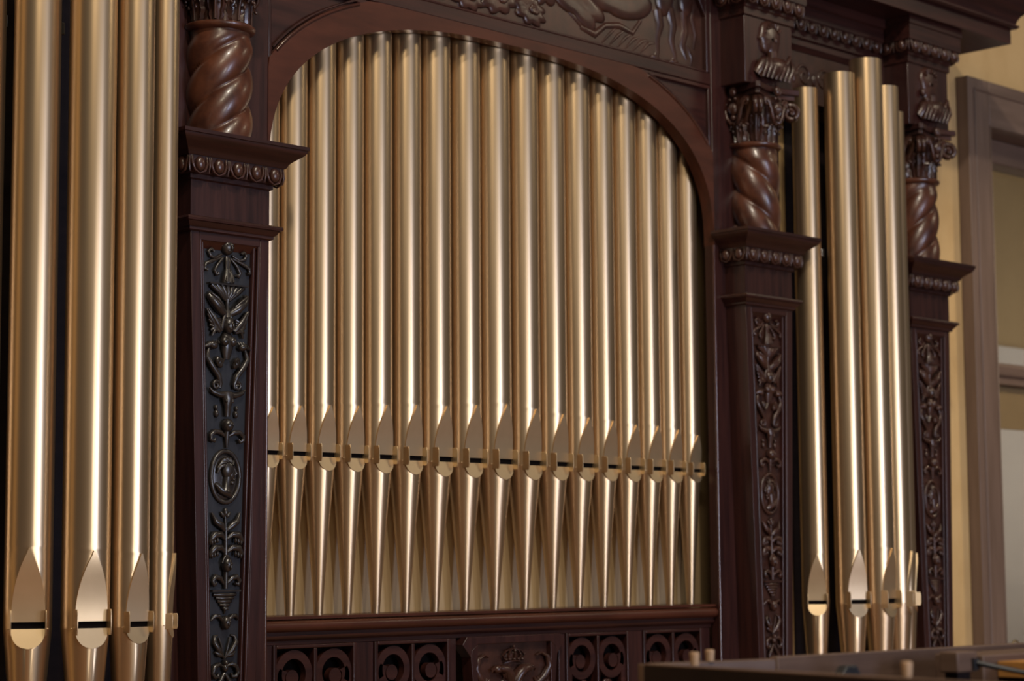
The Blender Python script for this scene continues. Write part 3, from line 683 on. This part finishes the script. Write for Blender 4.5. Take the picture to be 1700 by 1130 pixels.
    m = MB().ell((0, -0.012, z4(1050)), (0.009, 0.012, 0.010)); m.ell((0, -0.010, z4(1070)), (0.011, 0.011, 0.013))
    for e in (-1, 1):
        m.tube([(e*0.010, -0.008, z4(1062)), (e*0.026, -0.012, z4(1054)), (e*0.044, -0.012, z4(1066)), (e*0.052, -0.012, z4(1090)), (e*0.042, -0.012, z4(1108)), (e*0.028, -0.010, z4(1106)), (e*0.026, -0.010, z4(1092))], [.004,.007,.008,.008,.007,.006,.005], 8)
        m.tube([(0, -0.008, z4(1090)), (e*0.018, -0.010, z4(1125)), (e*0.034, -0.010, z4(1150)), (e*0.022, -0.010, z4(1175))], [.005,.008,.007,.004], 8)
    out.append(('scroll_pair_carving', m))
    return out
_carve_cache = {}
def pilaster(label, xc, sg, dark):
    T = thing('pilaster', label, 'pilaster', (xc, YF, 0.0), 0, 'carved tapering pilasters')
    H = 0.2425; yf = -0.19                       # cap: half width, front
    mv, mp, mc = 'wood_v', ('ebony' if dark else 'carve'), ('ebony_carve' if dark else 'carve')
    hs = 0.1525; ys = -0.10
    # cap moulding, offsets from the neck of the shaft
    pf = [(0.0,2.630),(0.006,2.633),(0.006,2.645),(0.014,2.648),(0.014,2.650)]
    put('egg_bed', MB().wrap([(0.0,2.628),(0.008,2.632),(0.008,2.645),(0.018,2.648),(0.030,2.680),(0.032,2.698)], hs, ys, 0.0), mv, T, 25)
    put('cap_moulding', MB().wrap([(0.036,2.698),(0.040,2.704)]+[(0.040+0.046*(0.5-0.5*math.cos(PI*k/8))**0.9, 2.704+0.050*k/8) for k in range(1, 9)]+[(0.0895,2.756),(0.0895,2.767)], hs, ys, 0.0), 'wood_h', T, 30)
    eo = 0.030
    eggs_along(T, (-hs-eo+0.002, ys-eo, 2.672), (hs+eo-0.002, ys-eo, 2.672), 5, 0)
    eggs_along(T, (-hs-eo, 0.0, 2.672), (-hs-eo, ys-eo, 2.672), 2, -PI/2)
    eggs_along(T, (hs+eo, ys-eo, 2.672), (hs+eo, 0.0, 2.672), 2, PI/2)
    put('neck', B(-hs, hs, ys, 0.0, 2.513, 2.630), mv, T)
    put('neck_moulding', MB().wrap([(0.002,2.470),(0.010,2.474),(0.010,2.482),(0.016,2.486),(0.024,2.498),(0.030,2.500),(0.032,2.506),(0.030,2.512),(0.022,2.515)], hs, ys, 0.0), 'wood_h', T, 30)
    # tapering shaft : two stiles, top rail, sunk field, sides
    zt_, zb_ = 2.472, 0.30
    def hw_(z): return 0.152-0.0312*(zt_-z)
    def fw_(z): return 0.118-0.0312*(zt_-z)
    mb = MB(); a, b, c, d = hw_(zt_), hw_(zb_), fw_(zt_), fw_(zb_)
    zr = 2.446
    for e in (-1, 1):
        poly = [(e*b, zb_), (e*a, zt_), (e*fw_(zt_), zt_), (e*d, zb_)]
        if e < 0: poly = poly[::-1]
        put('stile', MB().prism(poly, ys, 0.0), mv, T, 30, 0.0015)
        # double moulding along the field
        for off, rad, yo in ((0.004, 0.0055, ys+0.004), (0.017, 0.0045, ys+0.011)):
            put('field_moulding', MB().tube([(e*(fw_(zb_)-off), yo, zb_), (e*(fw_(zr)-off), yo, zr)], rad, 8), mv, T, 60)
        poly = [(e*(d-0.022), zb_), (e*d, zb_), (e*fw_(zr), zr), (e*(fw_(zr)-0.022), zr)]
        if e < 0: poly = poly[::-1]
        put('field_slope', MB().prism(poly, ys+0.012, 0.0), mv, T, 30)
    put('top_rail', B(-fw_(zr), fw_(zr), ys, 0.0, zr, zt_), 'wood_h', T, bevel=0.0015)
    put('top_slope', extrude_x([(ys+0.003, zr), (ys+0.022, zr-0.022), (0.0, zr-0.022), (0.0, zr)], -fw_(zr), fw_(zr)), 'wood_red' if dark else 'wood_h', T)
    put('sunk_field', MB().prism([(-d+0.02, zb_), (d-0.02, zb_), (c-0.02, zr-0.02), (-c+0.02, zr-0.02)], ys+0.022, 0.0), mp, T)
    put('plinth', MB().wrap([(0.0,0.0),(0.03,0.0),(0.03,0.22),(0.0,0.30)], 0.10, ys, 0.0), mv, T)
    key = (sg, mc)
    if key not in _carve_cache:
        L = []
        for n_, m_ in carvings(sg):
            k = 1.0
            m_.v = [(x*(1.0-0.05*(2.4-z)), yv+ys+0.022, z) for x, yv, z in m_.v]
            for mm_ in (split_sides(m_) if n_ in ('wing_carving', 'pendant_carving', 'leaf_horn_carving', 'griffin_scroll_carving', 'tendril_carving') else [m_]):
                me = mm_.mesh(n_, 70); me.materials.append(M[mc]); L.append((n_, me))
        _carve_cache[key] = L
    for n_, me in _carve_cache[key]: put(n_, me, mc, T)
    return T
PX = [3.9385, 6.650, 7.807]
pilaster('left dark pilaster with black carved panel and profile medallion', PX[0], 1, True)
pilaster('middle brown carved pilaster at the right jamb of the arch', PX[1], -1, False)
pilaster('far right brown carved pilaster beside the ochre wall', PX[2], -1, False)
# outer stiles behind the two towers
st = put('outer_stile', B(7.585, 8.03, YF, 5.40, 0, 4.0), 'wood_v', bevel=0.004); tag(st, 'dark mahogany upright board behind the far right pilaster', 'organ case')

# ================================================================== TWISTED COLUMNS
YCOL = 5.155
def column(label, xc, sg, pitch=0.37, ph=2.2):
    T = thing('twisted_colonnette', label, 'column', (xc, YCOL, 2.767), 0, 'twisted columns on the pilasters')
    h = 0.350; R = 0.103; n, nz = 72, 60; mb = MB(); rows = []
    for i in range(nz+1):
        z = h*i/nz; row = []
        env = min(1, (h-z)/0.06); env = env*env*(3-2*env)
        for k in range(n):
            a = 2*PI*k/n; u = (3*(a-sg*2*PI*z/pitch)+ph)/(2*PI); u -= math.floor(u)
            lobe = math.sin(PI*u)**0.55
            rr = R*((0.80+0.235*lobe)*env+(0.93)*(1-env))
            row.append((rr*math.cos(a), rr*math.sin(a), z))
        rows.append(row)
    mb.grid(rows, True); mb.f.append(list(range(len(mb.v)-n, len(mb.v)))); mb.f.append(list(range(n-1, -1, -1)))
    put('twisted_shaft', mb, 'wood_col', T, 80)
    pr_ = [(0.090,0.348),(0.102,0.350),(0.110,0.354),(0.114,0.360),(0.114,0.366),(0.108,0.371),(0.096,0.374),(0.090,0.376)]
    put('neck_ring', MB().lathe(pr_, 48), 'wood_col', T, 50)
    fl = lambda a, z: 1+0.03*math.cos(16*a)
    CAP = put('capital', MB().lathe([(0.086,0.374),(0.084,0.42),(0.088,0.48),(0.104,0.53),(0.118,0.556)], 64, fn=fl), 'carve', T, 60)
    # abacus with hollowed sides
    def abacus(a, dip, cut):
        poly = []
        for sd in range(4):
            for k in range(9):
                t = -1+2*k/8; x = t*(a-cut); y = -a+dip*(1-t*t)
                c, s_ = math.cos(sd*PI/2), math.sin(sd*PI/2); poly.append((x*c-y*s_, x*s_+y*c))
        return poly
    put('abacus', MB().plan(abacus(0.128, 0.030, 0.012), 0.556, 0.576), 'carve', T, 30, 0.002)
    put('abacus_top', MB().plan(abacus(0.143, 0.032, 0.014), 0.576, 0.600), 'wood_h', T, 30, 0.003)
    def leaf(z0, z1, rb, curl, wd):
        m = MB(); rows = []
        for i in range(11):
            t = i/10; z = z0+(z1-z0)*min(t*1.15, 1)-(max(0, t-0.85)*0.10)
            rr = rb+0.006+curl*t**3; w_ = wd*(0.62+0.5*math.sin(PI*min(t*0.95+0.08, 1)))*(1 if t < 0.7 else 1-((t-0.7)/0.3)**2*0.75)
            w_ *= 1+0.10*math.sin(t*PI*7)
            row = []
            for k in range(9):
                u = -1+k/4; x = u*w_; groove = 0.006*math.cos(u*PI*2.5)-0.010*u*u
                row.append((x, -(rr+groove), z))
            rows.append(row)
        m.grid(rows); m.grid([[(x, y+0.008, z) for x, y, z in r_] for r_ in rows], flip=True)
        m.tube([(0, rows[i][4][1]-0.001, rows[i][4][2]) for i in range(11)], [0.0045]*9+[0.006, 0.006], 6)
        for e in (-1, 1):
            m.ell((e*wd*0.55, -(rb+0.012+curl*0.3), z0+(z1-z0)*0.55), (0.004, 0.005, 0.008)); m.ell((e*wd*0.7, -(rb+0.016+curl*0.5), z0+(z1-z0)*0.80), (0.004, 0.005, 0.007))
        return m.mesh('acanthus_leaf', 60)
    l1, l2 = leaf(0.376, 0.455, 0.086, 0.022, 0.032), leaf(0.376, 0.500, 0.087, 0.030, 0.028)
    for me in (l1, l2): me.materials.append(M['carve'])
    for k in range(8):
        o = bpy.data.objects.new('acanthus_leaf', l1 if k % 2 == 0 else l2); COL.objects.link(o); o.parent = CAP; o.rotation_euler = (0, 0, k*PI/4)
    # volutes at the four corners
    vm = MB(); pts = []; rad = []
    for i in range(12):
        t = i/11; pts.append((0.0, -(0.070+0.085*t), 0.430+0.108*math.sin(t*PI/2))); rad.append(0.008+0.006*t)
    sp = []
    for i in range(1, 27):
        t = i/26; a = PI/2-t*2*PI*1.45; r_ = 0.034*(1-0.80*t); sp.append((0.0, -(0.155-r_*math.cos(a)*-1), 0.504+r_*math.sin(a))); rad.append(0.012-0.005*t)
    vm2 = MB()
    def flatten(p): return p
    for sd in (-1, 1):
        vm2.tube([(p[0]+sd*0.006, p[1], p[2]) for p in pts]+[(p[0]+sd*0.010, p[1], p[2]) for p in sp], rad, 8)
    vm2.ell((0, -0.155, 0.504), (0.022, 0.009, 0.009))
    vme = vm2.mesh('volute', 60); vme.materials.append(M['carve'])
    for k in range(4):
        o = bpy.data.objects.new('volute', vme); COL.objects.link(o); o.parent = CAP; o.rotation_euler = (0, 0, PI/4+k*PI/2)
    # lyre scrolls with bud and berries at the middle of each face
    fm = MB(); yb = -0.112
    for e in (-1, 1):
        fm.tube([(e*0.075, yb-0.004, 0.545), (e*0.052, yb-0.010, 0.530), (e*0.040, yb-0.014, 0.500), (e*0.032, yb-0.014, 0.470), (e*0.014, yb-0.008, 0.448), (e*0.004, yb-0.004, 0.452)], [.008,.008,.008,.008,.009,.006], 8)
        fm.tube(spiral(e*0.058, 0.528, 0.020, 0.004, PI if e > 0 else 0, -1.2*e, yb-0.008, 14), 0.006, 7)
        fm.ell((e*0.014, yb-0.016, 0.545), (0.007, 0.007, 0.007))
    fm.ell((0, yb-0.010, 0.505), (0.020, 0.016, 0.026)); fm.ell((0, yb-0.012, 0.470), (0.012, 0.012, 0.012))
    for k in range(5): a = -0.8+0.4*k; fm.tube([(0.017*math.sin(a), yb-0.020, 0.492), (0.020*math.sin(a), yb-0.026, 0.508), (0.010*math.sin(a), yb-0.018, 0.528)], [.003,.005,.003], 6)
    for k in range(6): fm.ell((0.055*math.cos(k*1.7), yb+0.008, 0.44+0.012*math.sin(k*2.3)), (0.006, 0.007, 0.006))
    fm.ell((0, yb-0.014, 0.578), (0.016, 0.014, 0.022)); fm.ell((0.010, yb-0.020, 0.572), (0.008, 0.008, 0.012))
    fme = fm.mesh('bud_ornament', 60); fme.materials.append(M['carve'])
    for k in range(4):
        o = bpy.data.objects.new('bud_ornament', fme); COL.objects.link(o); o.parent = CAP; o.rotation_euler = (0, 0, k*PI/2)
    return T
column('thick twisted mahogany column above the left dark pilaster', PX[0], 1)
column('twisted mahogany column with full capital at right of the arch', PX[1], -1, 0.43)
column('twisted mahogany column with capital beside the ochre wall', PX[2], 1, 0.43)

# ================================================================== ENTABLATURE AND CORNICE
EN = thing('entablature', 'dark mahogany entablature with egg mouldings and a deep cornice', 'cornice', (AC, YF, 3.367))
def loce(mb): mb.v = [(a-AC, b-YF, c-3.367) for a, b, c in mb.v]; return mb
def shift(mb, dx): mb.v = [(a+dx, b, c) for a, b, c in mb.v]; return mb
def eggs_w(p0, p1, n, rz):
    f = lambda p: (p[0]-AC, p[1]-YF, p[2]-3.367)
    eggs_along(EN, f(p0), f(p1), n, rz)
hb, yb_ = 0.157, 5.066
for i, xc in enumerate(PX):
    put('corner_block', loce(B(xc-hb, xc+hb, yb_, YF+0.02, 3.3675, 3.655)), 'wood_v', EN, bevel=0.003)
    prof = [(0.0,3.640),(0.008,3.645),(0.008,3.672),(0.014,3.676),(0.014,3.688),(0.022,3.692),(0.040,3.735)]
    put('block_moulding', loce(shift(MB().wrap(prof, hb, yb_, YF+0.02), xc)), 'wood_h', EN, 25)
    put('block_fascia', loce(shift(MB().wrap([(0.046,3.735),(0.046,3.800),(0.052,3.804),(0.052,3.835)], hb, yb_, YF+0.02), xc)), 'wood_h', EN, 25)
    ye = yb_-0.036
    eggs_w((xc-hb-0.036, ye, 3.712), (xc+hb+0.036, ye, 3.712), 5, 0)
    eggs_w((xc-hb-0.036, YF, 3.712), (xc-hb-0.036, ye, 3.712), 2, -PI/2)
    eggs_w((xc+hb+0.036, ye, 3.712), (xc+hb+0.036, YF, 3.712), 2, PI/2)
    # bust in profile on the face of the block
    s_ = 1 if i != 1 else -1
    yb2 = yb_-0.004
    m = MB()
    m.tube([(xc-0.075, yb2, 3.415), (xc-0.060, yb2-0.014, 3.440), (xc-0.01, yb2-0.022, 3.445), (xc+0.045, yb2-0.018, 3.452), (xc+0.080, yb2-0.006, 3.440)], [.022,.036,.042,.036,.020], 10, 0.7)
    for k in range(7):
        x = xc-0.072+0.022*k; m.tube([(x+0.014, yb2-0.034, 3.472), (x+0.004, yb2-0.046, 3.440), (x-0.008, yb2-0.034, 3.402)], [.004,.007,.005], 6)
    m.tube([(xc+0.030, yb2-0.036, 3.455), (xc+0.055, yb2-0.036, 3.490), (xc+0.085, yb2-0.022, 3.455)], [.006,.010,.006], 7)
    m.v = [(xc+0.015+(x-xc)*1.28, y, 3.385+(z-3.395)*1.15) for x, y, z in m.v]
    put('bust_drapery_carving', loce(m), 'carve', EN, 60)
    m = MB().tube([(xc+0.005, yb2-0.010, 3.455), (xc+0.0, yb2-0.012, 3.510)], [.026,.022], 10)
    hx, hz = xc-0.012*(-s_), 3.560
    prof = [(0.050,3.500),(0.058,3.535),(0.066,3.560),(0.070,3.590),(0.060,3.622),(0.030,3.640),(-0.010,3.642),(-0.042,3.630),(-0.056,3.606),(-0.058,3.590),(-0.066,3.572),(-0.074,3.560),(-0.062,3.553),(-0.064,3.543),(-0.058,3.538),(-0.061,3.530),(-0.054,3.522),(-0.050,3.510),(-0.028,3.503),(-0.012,3.500),(-0.012,3.470),(0.045,3.470)]
    e_ = 1 if i == 1 else -1
    pts = [(xc+e_*x, z) for x, z in prof]
    if e_ < 0: pts = pts[::-1]
    cx_, cz_ = xc, 3.56; rows = []
    for q, hh in ((1.0, 0.0), (0.96, 0.010), (0.80, 0.016), (0.5, 0.020), (0.1, 0.022)):
        rows.append([(cx_+(x-cx_)*q, yb_-hh, cz_+(z-cz_)*q) for x, z in pts])
    m.grid(rows, True, flip=False)
    for k in range(6):
        a = 0.2+0.45*k; m.tube([(xc+e_*(0.008+0.030*math.cos(a)), yb_-0.022, 3.590+0.022*math.sin(a)), (xc+e_*(0.010+0.050*math.cos(a+0.3)), yb_-0.020, 3.588+0.040*math.sin(a+0.3))], [.004,.007], 6)
    m.ell((xc-e_*0.040, yb_-0.018, 3.585), (0.007, 0.004, 0.004)); m.ell((xc+e_*0.022, yb_-0.022, 3.560), (0.008, 0.006, 0.012))
    if i != 1: m.ell((xc-0.062, yb_-0.014, 3.520), (0.015, 0.013, 0.018)).ell((xc-0.040, yb_-0.016, 3.487), (0.013, 0.013, 0.013))
    put('bust_head_carving', loce(m), 'carve', EN, 60)
# recessed runs between the blocks
def run(x0, x1, neggs):
    y0 = 5.20
    put('frieze', loce(B(x0, x1, y0+0.012, 5.30, 3.40, 3.612)), 'carve', EN)
    put('architrave', loce(extrude_x([(5.30,3.690),(y0-0.020,3.690),(y0-0.020,3.662),(y0-0.008,3.655),(y0-0.008,3.632),(y0+0.008,3.612),(5.30,3.612)], x0, x1)), 'wood_h', EN, 30)
    put('egg_bed', loce(extrude_x([(5.30,3.736),(y0-0.046,3.736),(y0-0.024,3.690),(5.30,3.690)], x0, x1)), 'wood_h', EN, 30)
    put('fascia', loce(extrude_x([(5.30,3.835),(y0-0.060,3.835),(y0-0.060,3.796),(y0-0.050,3.790),(y0-0.050,3.736),(5.30,3.736)], x0, x1)), 'wood_h', EN, 30)
    eggs_w((x0+0.01, y0-0.040, 3.712), (x1-0.01, y0-0.040, 3.712), neggs, 0)
    fz = MB()
    for k in range(max(2, int((x1-x0)/0.14))):
        x = x0+0.08+0.14*k
        if x > x1-0.06: break
        fz.tube(spiral(x, 3.51, 0.052, 0.010, k*PI, 1.4*(-1)**k, y0+0.012, 20), 0.006, 7); fz.ell((x+0.07, y0+0.012, 3.50), (0.012, 0.008, 0.030))
    put('frieze_scroll_carving', loce(fz), 'carve', EN, 60)
run(PX[1]+hb+0.055, PX[2]-hb-0.055, 9)
run(2.60, PX[0]-hb-0.055, 14)
# cornice : corona and crown moulding, profile in (out, z) round the free right end
YC0 = 4.985; XE = 8.385
def corn(prof, x0):
    rows = []
    for o, z in prof: rows.append([(x0, YC0-o, z), (XE+o, YC0-o, z), (XE+o, 5.515, z)])
    m = MB().grid(rows); a, b = rows[-1], rows[0]
    m.add(a+[(x0, 5.515, a[0][2])], [(0,1,2,3)]); m.add(b+[(x0, 5.515, b[0][2])], [(3,2,1,0)])
    return m
put('corona', loce(corn([(0.0,3.836),(0.0,3.903)], 2.4)), 'wood_h', EN, 25)
put('crown_fillet', loce(corn([(0.004,3.903),(0.020,3.906),(0.030,3.914),(0.030,3.922),(0.018,3.928)], 2.4)), 'wood_h', EN, 25)
put('crown_moulding', loce(corn([(0.018,3.928),(0.024,3.945),(0.036,3.965),(0.060,3.985),(0.085,4.005),(0.098,4.030),(0.104,4.040),(0.112,4.042),(0.112,4.066)], 2.4)), 'wood_h', EN, 30)

# base boxes the towers stand on
for x0, x1, lb in ((2.6, 3.71, 'plain mahogany base carrying the left pipe tower'), (6.87, 7.585, 'plain mahogany base carrying the right pipe tower')):
    t = thing('tower_base', lb, 'organ case', ((x0+x1)/2, 5.1, 0)); h_ = (x1-x0)/2
    put('panel', B(-h_, h_, -0.22, 0.29, 0, 0.66), 'wood_v', t, bevel=0.003)
    put('top_board', B(-h_, h_, -0.26, 0.29, 0.66, 0.72), 'wood_h', t, bevel=0.006)
for x0, x1, y0, mt, lb in ((2.6, 3.705, 5.30, 'case', 'dark board closing the left pipe tower at the back'), (6.875, 7.15, 5.375, 'plaster', 'ochre board seen between middle pilaster and right tower'), (7.151, 7.58, 5.375, 'case', 'dark board closing the right pipe tower at the back')):
    tag(put('back_board', B(x0, x1, y0, y0+0.015, 0.725, 3.39), mt, bevel=0.002), lb, 'panel')

# ================================================================== DOORWAY AT THE RIGHT
D = thing('door_1', 'brown painted door frame with glazed panels in the ochre wall', 'door frame', (9.70, 5.45, 0)); D['kind'] = 'structure'
def locd(mb): mb.v = [(a-9.70, b-5.45, c) for a, b, c in mb.v]; return mb
X0, X1, XI = 8.748, 10.65, 8.945
zO, zI = 3.83, 3.60
for a, b in ((X0, XI), (10.455, X1)):
    put('jamb', locd(B(a, b, 5.45, 5.518, 0, zO)), 'frame', D, bevel=0.003)
    put('jamb_lining', locd(B(a+0.09, b, 5.518, 5.73, 0, zI)) if a < 9 else locd(B(a, b-0.09, 5.518, 5.73, 0, zI)), 'frame', D)
put('head', locd(B(XI, 10.455, 5.45, 5.518, zI, zO)), 'frame_h', D, bevel=0.003)
put('head_lining', locd(B(XI, 10.455, 5.518, 5.73, zI, zI+0.1)), 'frame_h', D)
put('jamb_bead', locd(MB().tube([(X0+0.058, 5.449, 0), (X0+0.058, 5.449, zO-0.058)], 0.007, 8)), 'frame', D, 60)
put('head_bead', locd(MB().tube([(X0+0.058, 5.449, zO-0.058), (X1-0.058, 5.449, zO-0.058)], 0.007, 8)), 'frame_h', D, 60)
put('inner_bead', locd(MB().tube([(XI-0.004, 5.449, 0), (XI-0.004, 5.449, zI+0.004), (10.459, 5.449, zI+0.004)], 0.005, 8)), 'frame', D, 60)
put('head_moulding', locd(B(XI, 10.455, 5.60, 5.73, 3.475, zI)), 'frame_h', D, bevel=0.010)
put('transom', locd(extrude_x([(5.73,2.46),(5.66,2.46),(5.65,2.44),(5.655,2.40),(5.67,2.385),(5.67,2.355),(5.73,2.345)], XI, 10.455)), 'frame_h', D, 30)
put('upper_pane', locd(B(XI, 10.455, 5.695, 5.70, 2.46, 3.48)), 'glass', D)
put('lower_pane', locd(B(XI, 10.455, 5.695, 5.70, 0.3, 2.345)), 'glass', D)
put('transom_shade_strip', locd(B(XI, 10.455, 5.71, 5.73, 2.13, 2.345)), 'cream', D)  # brown strip behind the glass, painted stand-in for the shade below the transom
put('kick_board', locd(B(XI, 10.455, 5.67, 5.73, 0, 0.3)), 'frame_h', D)
# round brass fitting seen at the right edge
kn = thing('brass_knob', 'small round brass fitting at the right edge behind the open case', 'knob', (9.27, 5.60, 0.985))
put('rose', MB().lathe([(0.03,0),(0.03,0.006),(0.010,0.012),(0.010,0.02)], 24), 'brass', kn, 40)
put('ring', MB().tube([(0.028*math.cos(2*PI*k/20), 0, 0.046+0.028*math.sin(2*PI*k/20)) for k in range(21)], 0.005, 8), 'brass', kn, 60)
sh = put('shelf', B(-0.1, 0.35, -0.08, 0.05, -0.03, 0), 'frame_h', kn)

# ================================================================== OPEN INSTRUMENT CASE IN THE FOREGROUND
IC = thing('instrument_case', 'dark open wooden keyboard instrument case at the lower right', 'instrument', (3.6, 2.4, 0.45))
def loci(mb): mb.v = [(a-3.6, b-2.4, c-0.45) for a, b, c in mb.v]; return mb
ZC = 1.25
A0, A1, A2, A3 = (3.02,1.70), (3.235,2.83), (3.575,2.755), (4.95,2.715)
def wall(p, q, th, z0, z1, mat, name):
    dx, dy = q[0]-p[0], q[1]-p[1]; L = math.hypot(dx, dy); nx, ny = dy/L*th, -dx/L*th
    return put(name, loci(MB().plan([p, (p[0]+nx, p[1]+ny), (q[0]+nx, q[1]+ny), q], z0, z1)), mat, IC, 30, 0.003)
wall(A0, A1, 0.022, 0.45, ZC-0.004, 'case', 'near_side')
wall(A0, A1, 0.024, ZC-0.004, ZC, 'case_in', 'near_rim')
wall(A1, A2, 0.022, 0.45, ZC, 'case_in', 'tail_end')
wall(A2, A3, 0.022, 0.45, ZC+0.004, 'case_in', 'far_side')
put('bottom_board', loci(MB().plan([A0, (4.95,1.70), (4.95,2.70), (3.575,2.74), (3.24,2.81)], 1.10, 1.115)), 'case', IC)
put('right_side', loci(B(4.95, 4.972, 1.70, 2.737, 0.45, ZC)), 'case_in', IC)
put('front_board', loci(B(3.03, 4.97, 1.68, 1.702, 0.45, ZC-0.02)), 'case', IC)
for x, y in ((3.10,1.80),(4.85,1.80),(4.80,2.62),(3.34,2.66)):
    l_ = MB().lathe([(0.022,-0.45),(0.034,-0.05),(0.036,0.0)], 20, c=(x-3.6, y-2.4, 0)); put('leg', l_, 'case', IC, 40)
put('felt_pad', loci(MB().prism([(3.48,1.115),(3.61,1.115),(3.605,1.19),(3.58,1.218),(3.562,1.243),(3.53,1.243),(3.50,1.215),(3.485,1.19)], 2.52, 2.545)), 'iron', IC, 30, 0.003)
put('clamp_block', loci(B(3.762, 3.838, 2.41, 2.455, 1.222, 1.265)), 'case_in', IC, bevel=0.003)
put('clamp_post', loci(B(3.775, 3.825, 2.42, 2.45, 1.115, 1.222)), 'case', IC)
put('clamp_jaw', loci(B(3.815, 3.836, 2.404, 2.41, 1.226, 1.250)), 'iron', IC)
put('prop_rod', loci(MB().tube([(3.828, 2.405, 1.240), (3.86, 2.34, 1.226), (3.90, 2.24, 1.205)], 0.006, 8)), 'iron', IC, 60)
put('wrest_block', loci(B(3.966, 4.94, 2.476, 2.60, 1.12, 1.250)), 'case_in', IC, bevel=0.004)
put('soundboard', loci(B(4.02, 4.94, 1.75, 2.475, 1.20, 1.235)), 'orange', IC, bevel=0.002)
for (x, y), h_, lb in (((3.40,2.775),.024,'pale wooden peg standing on the tail of the open case'), ((3.248,2.69),.026,'pale wooden peg on the left rim corner of the open case'), ((3.138,2.115),.027,'pale wooden peg nearest the camera on the open case')):
    p = thing('wooden_peg', lb, 'peg', (x, y, ZC), 0, 'pegs on the rim of the case')
    put('shaft', MB().lathe([(0.0085,0),(0.0095,h_*0.5),(0.010,h_*0.85)], 18), 'peg', p, 40)
    put('tip', MB().lathe([(0.010,h_*0.85),(0.0095,h_*0.96),(0.006,h_)], 18), 'peg', p, 60)
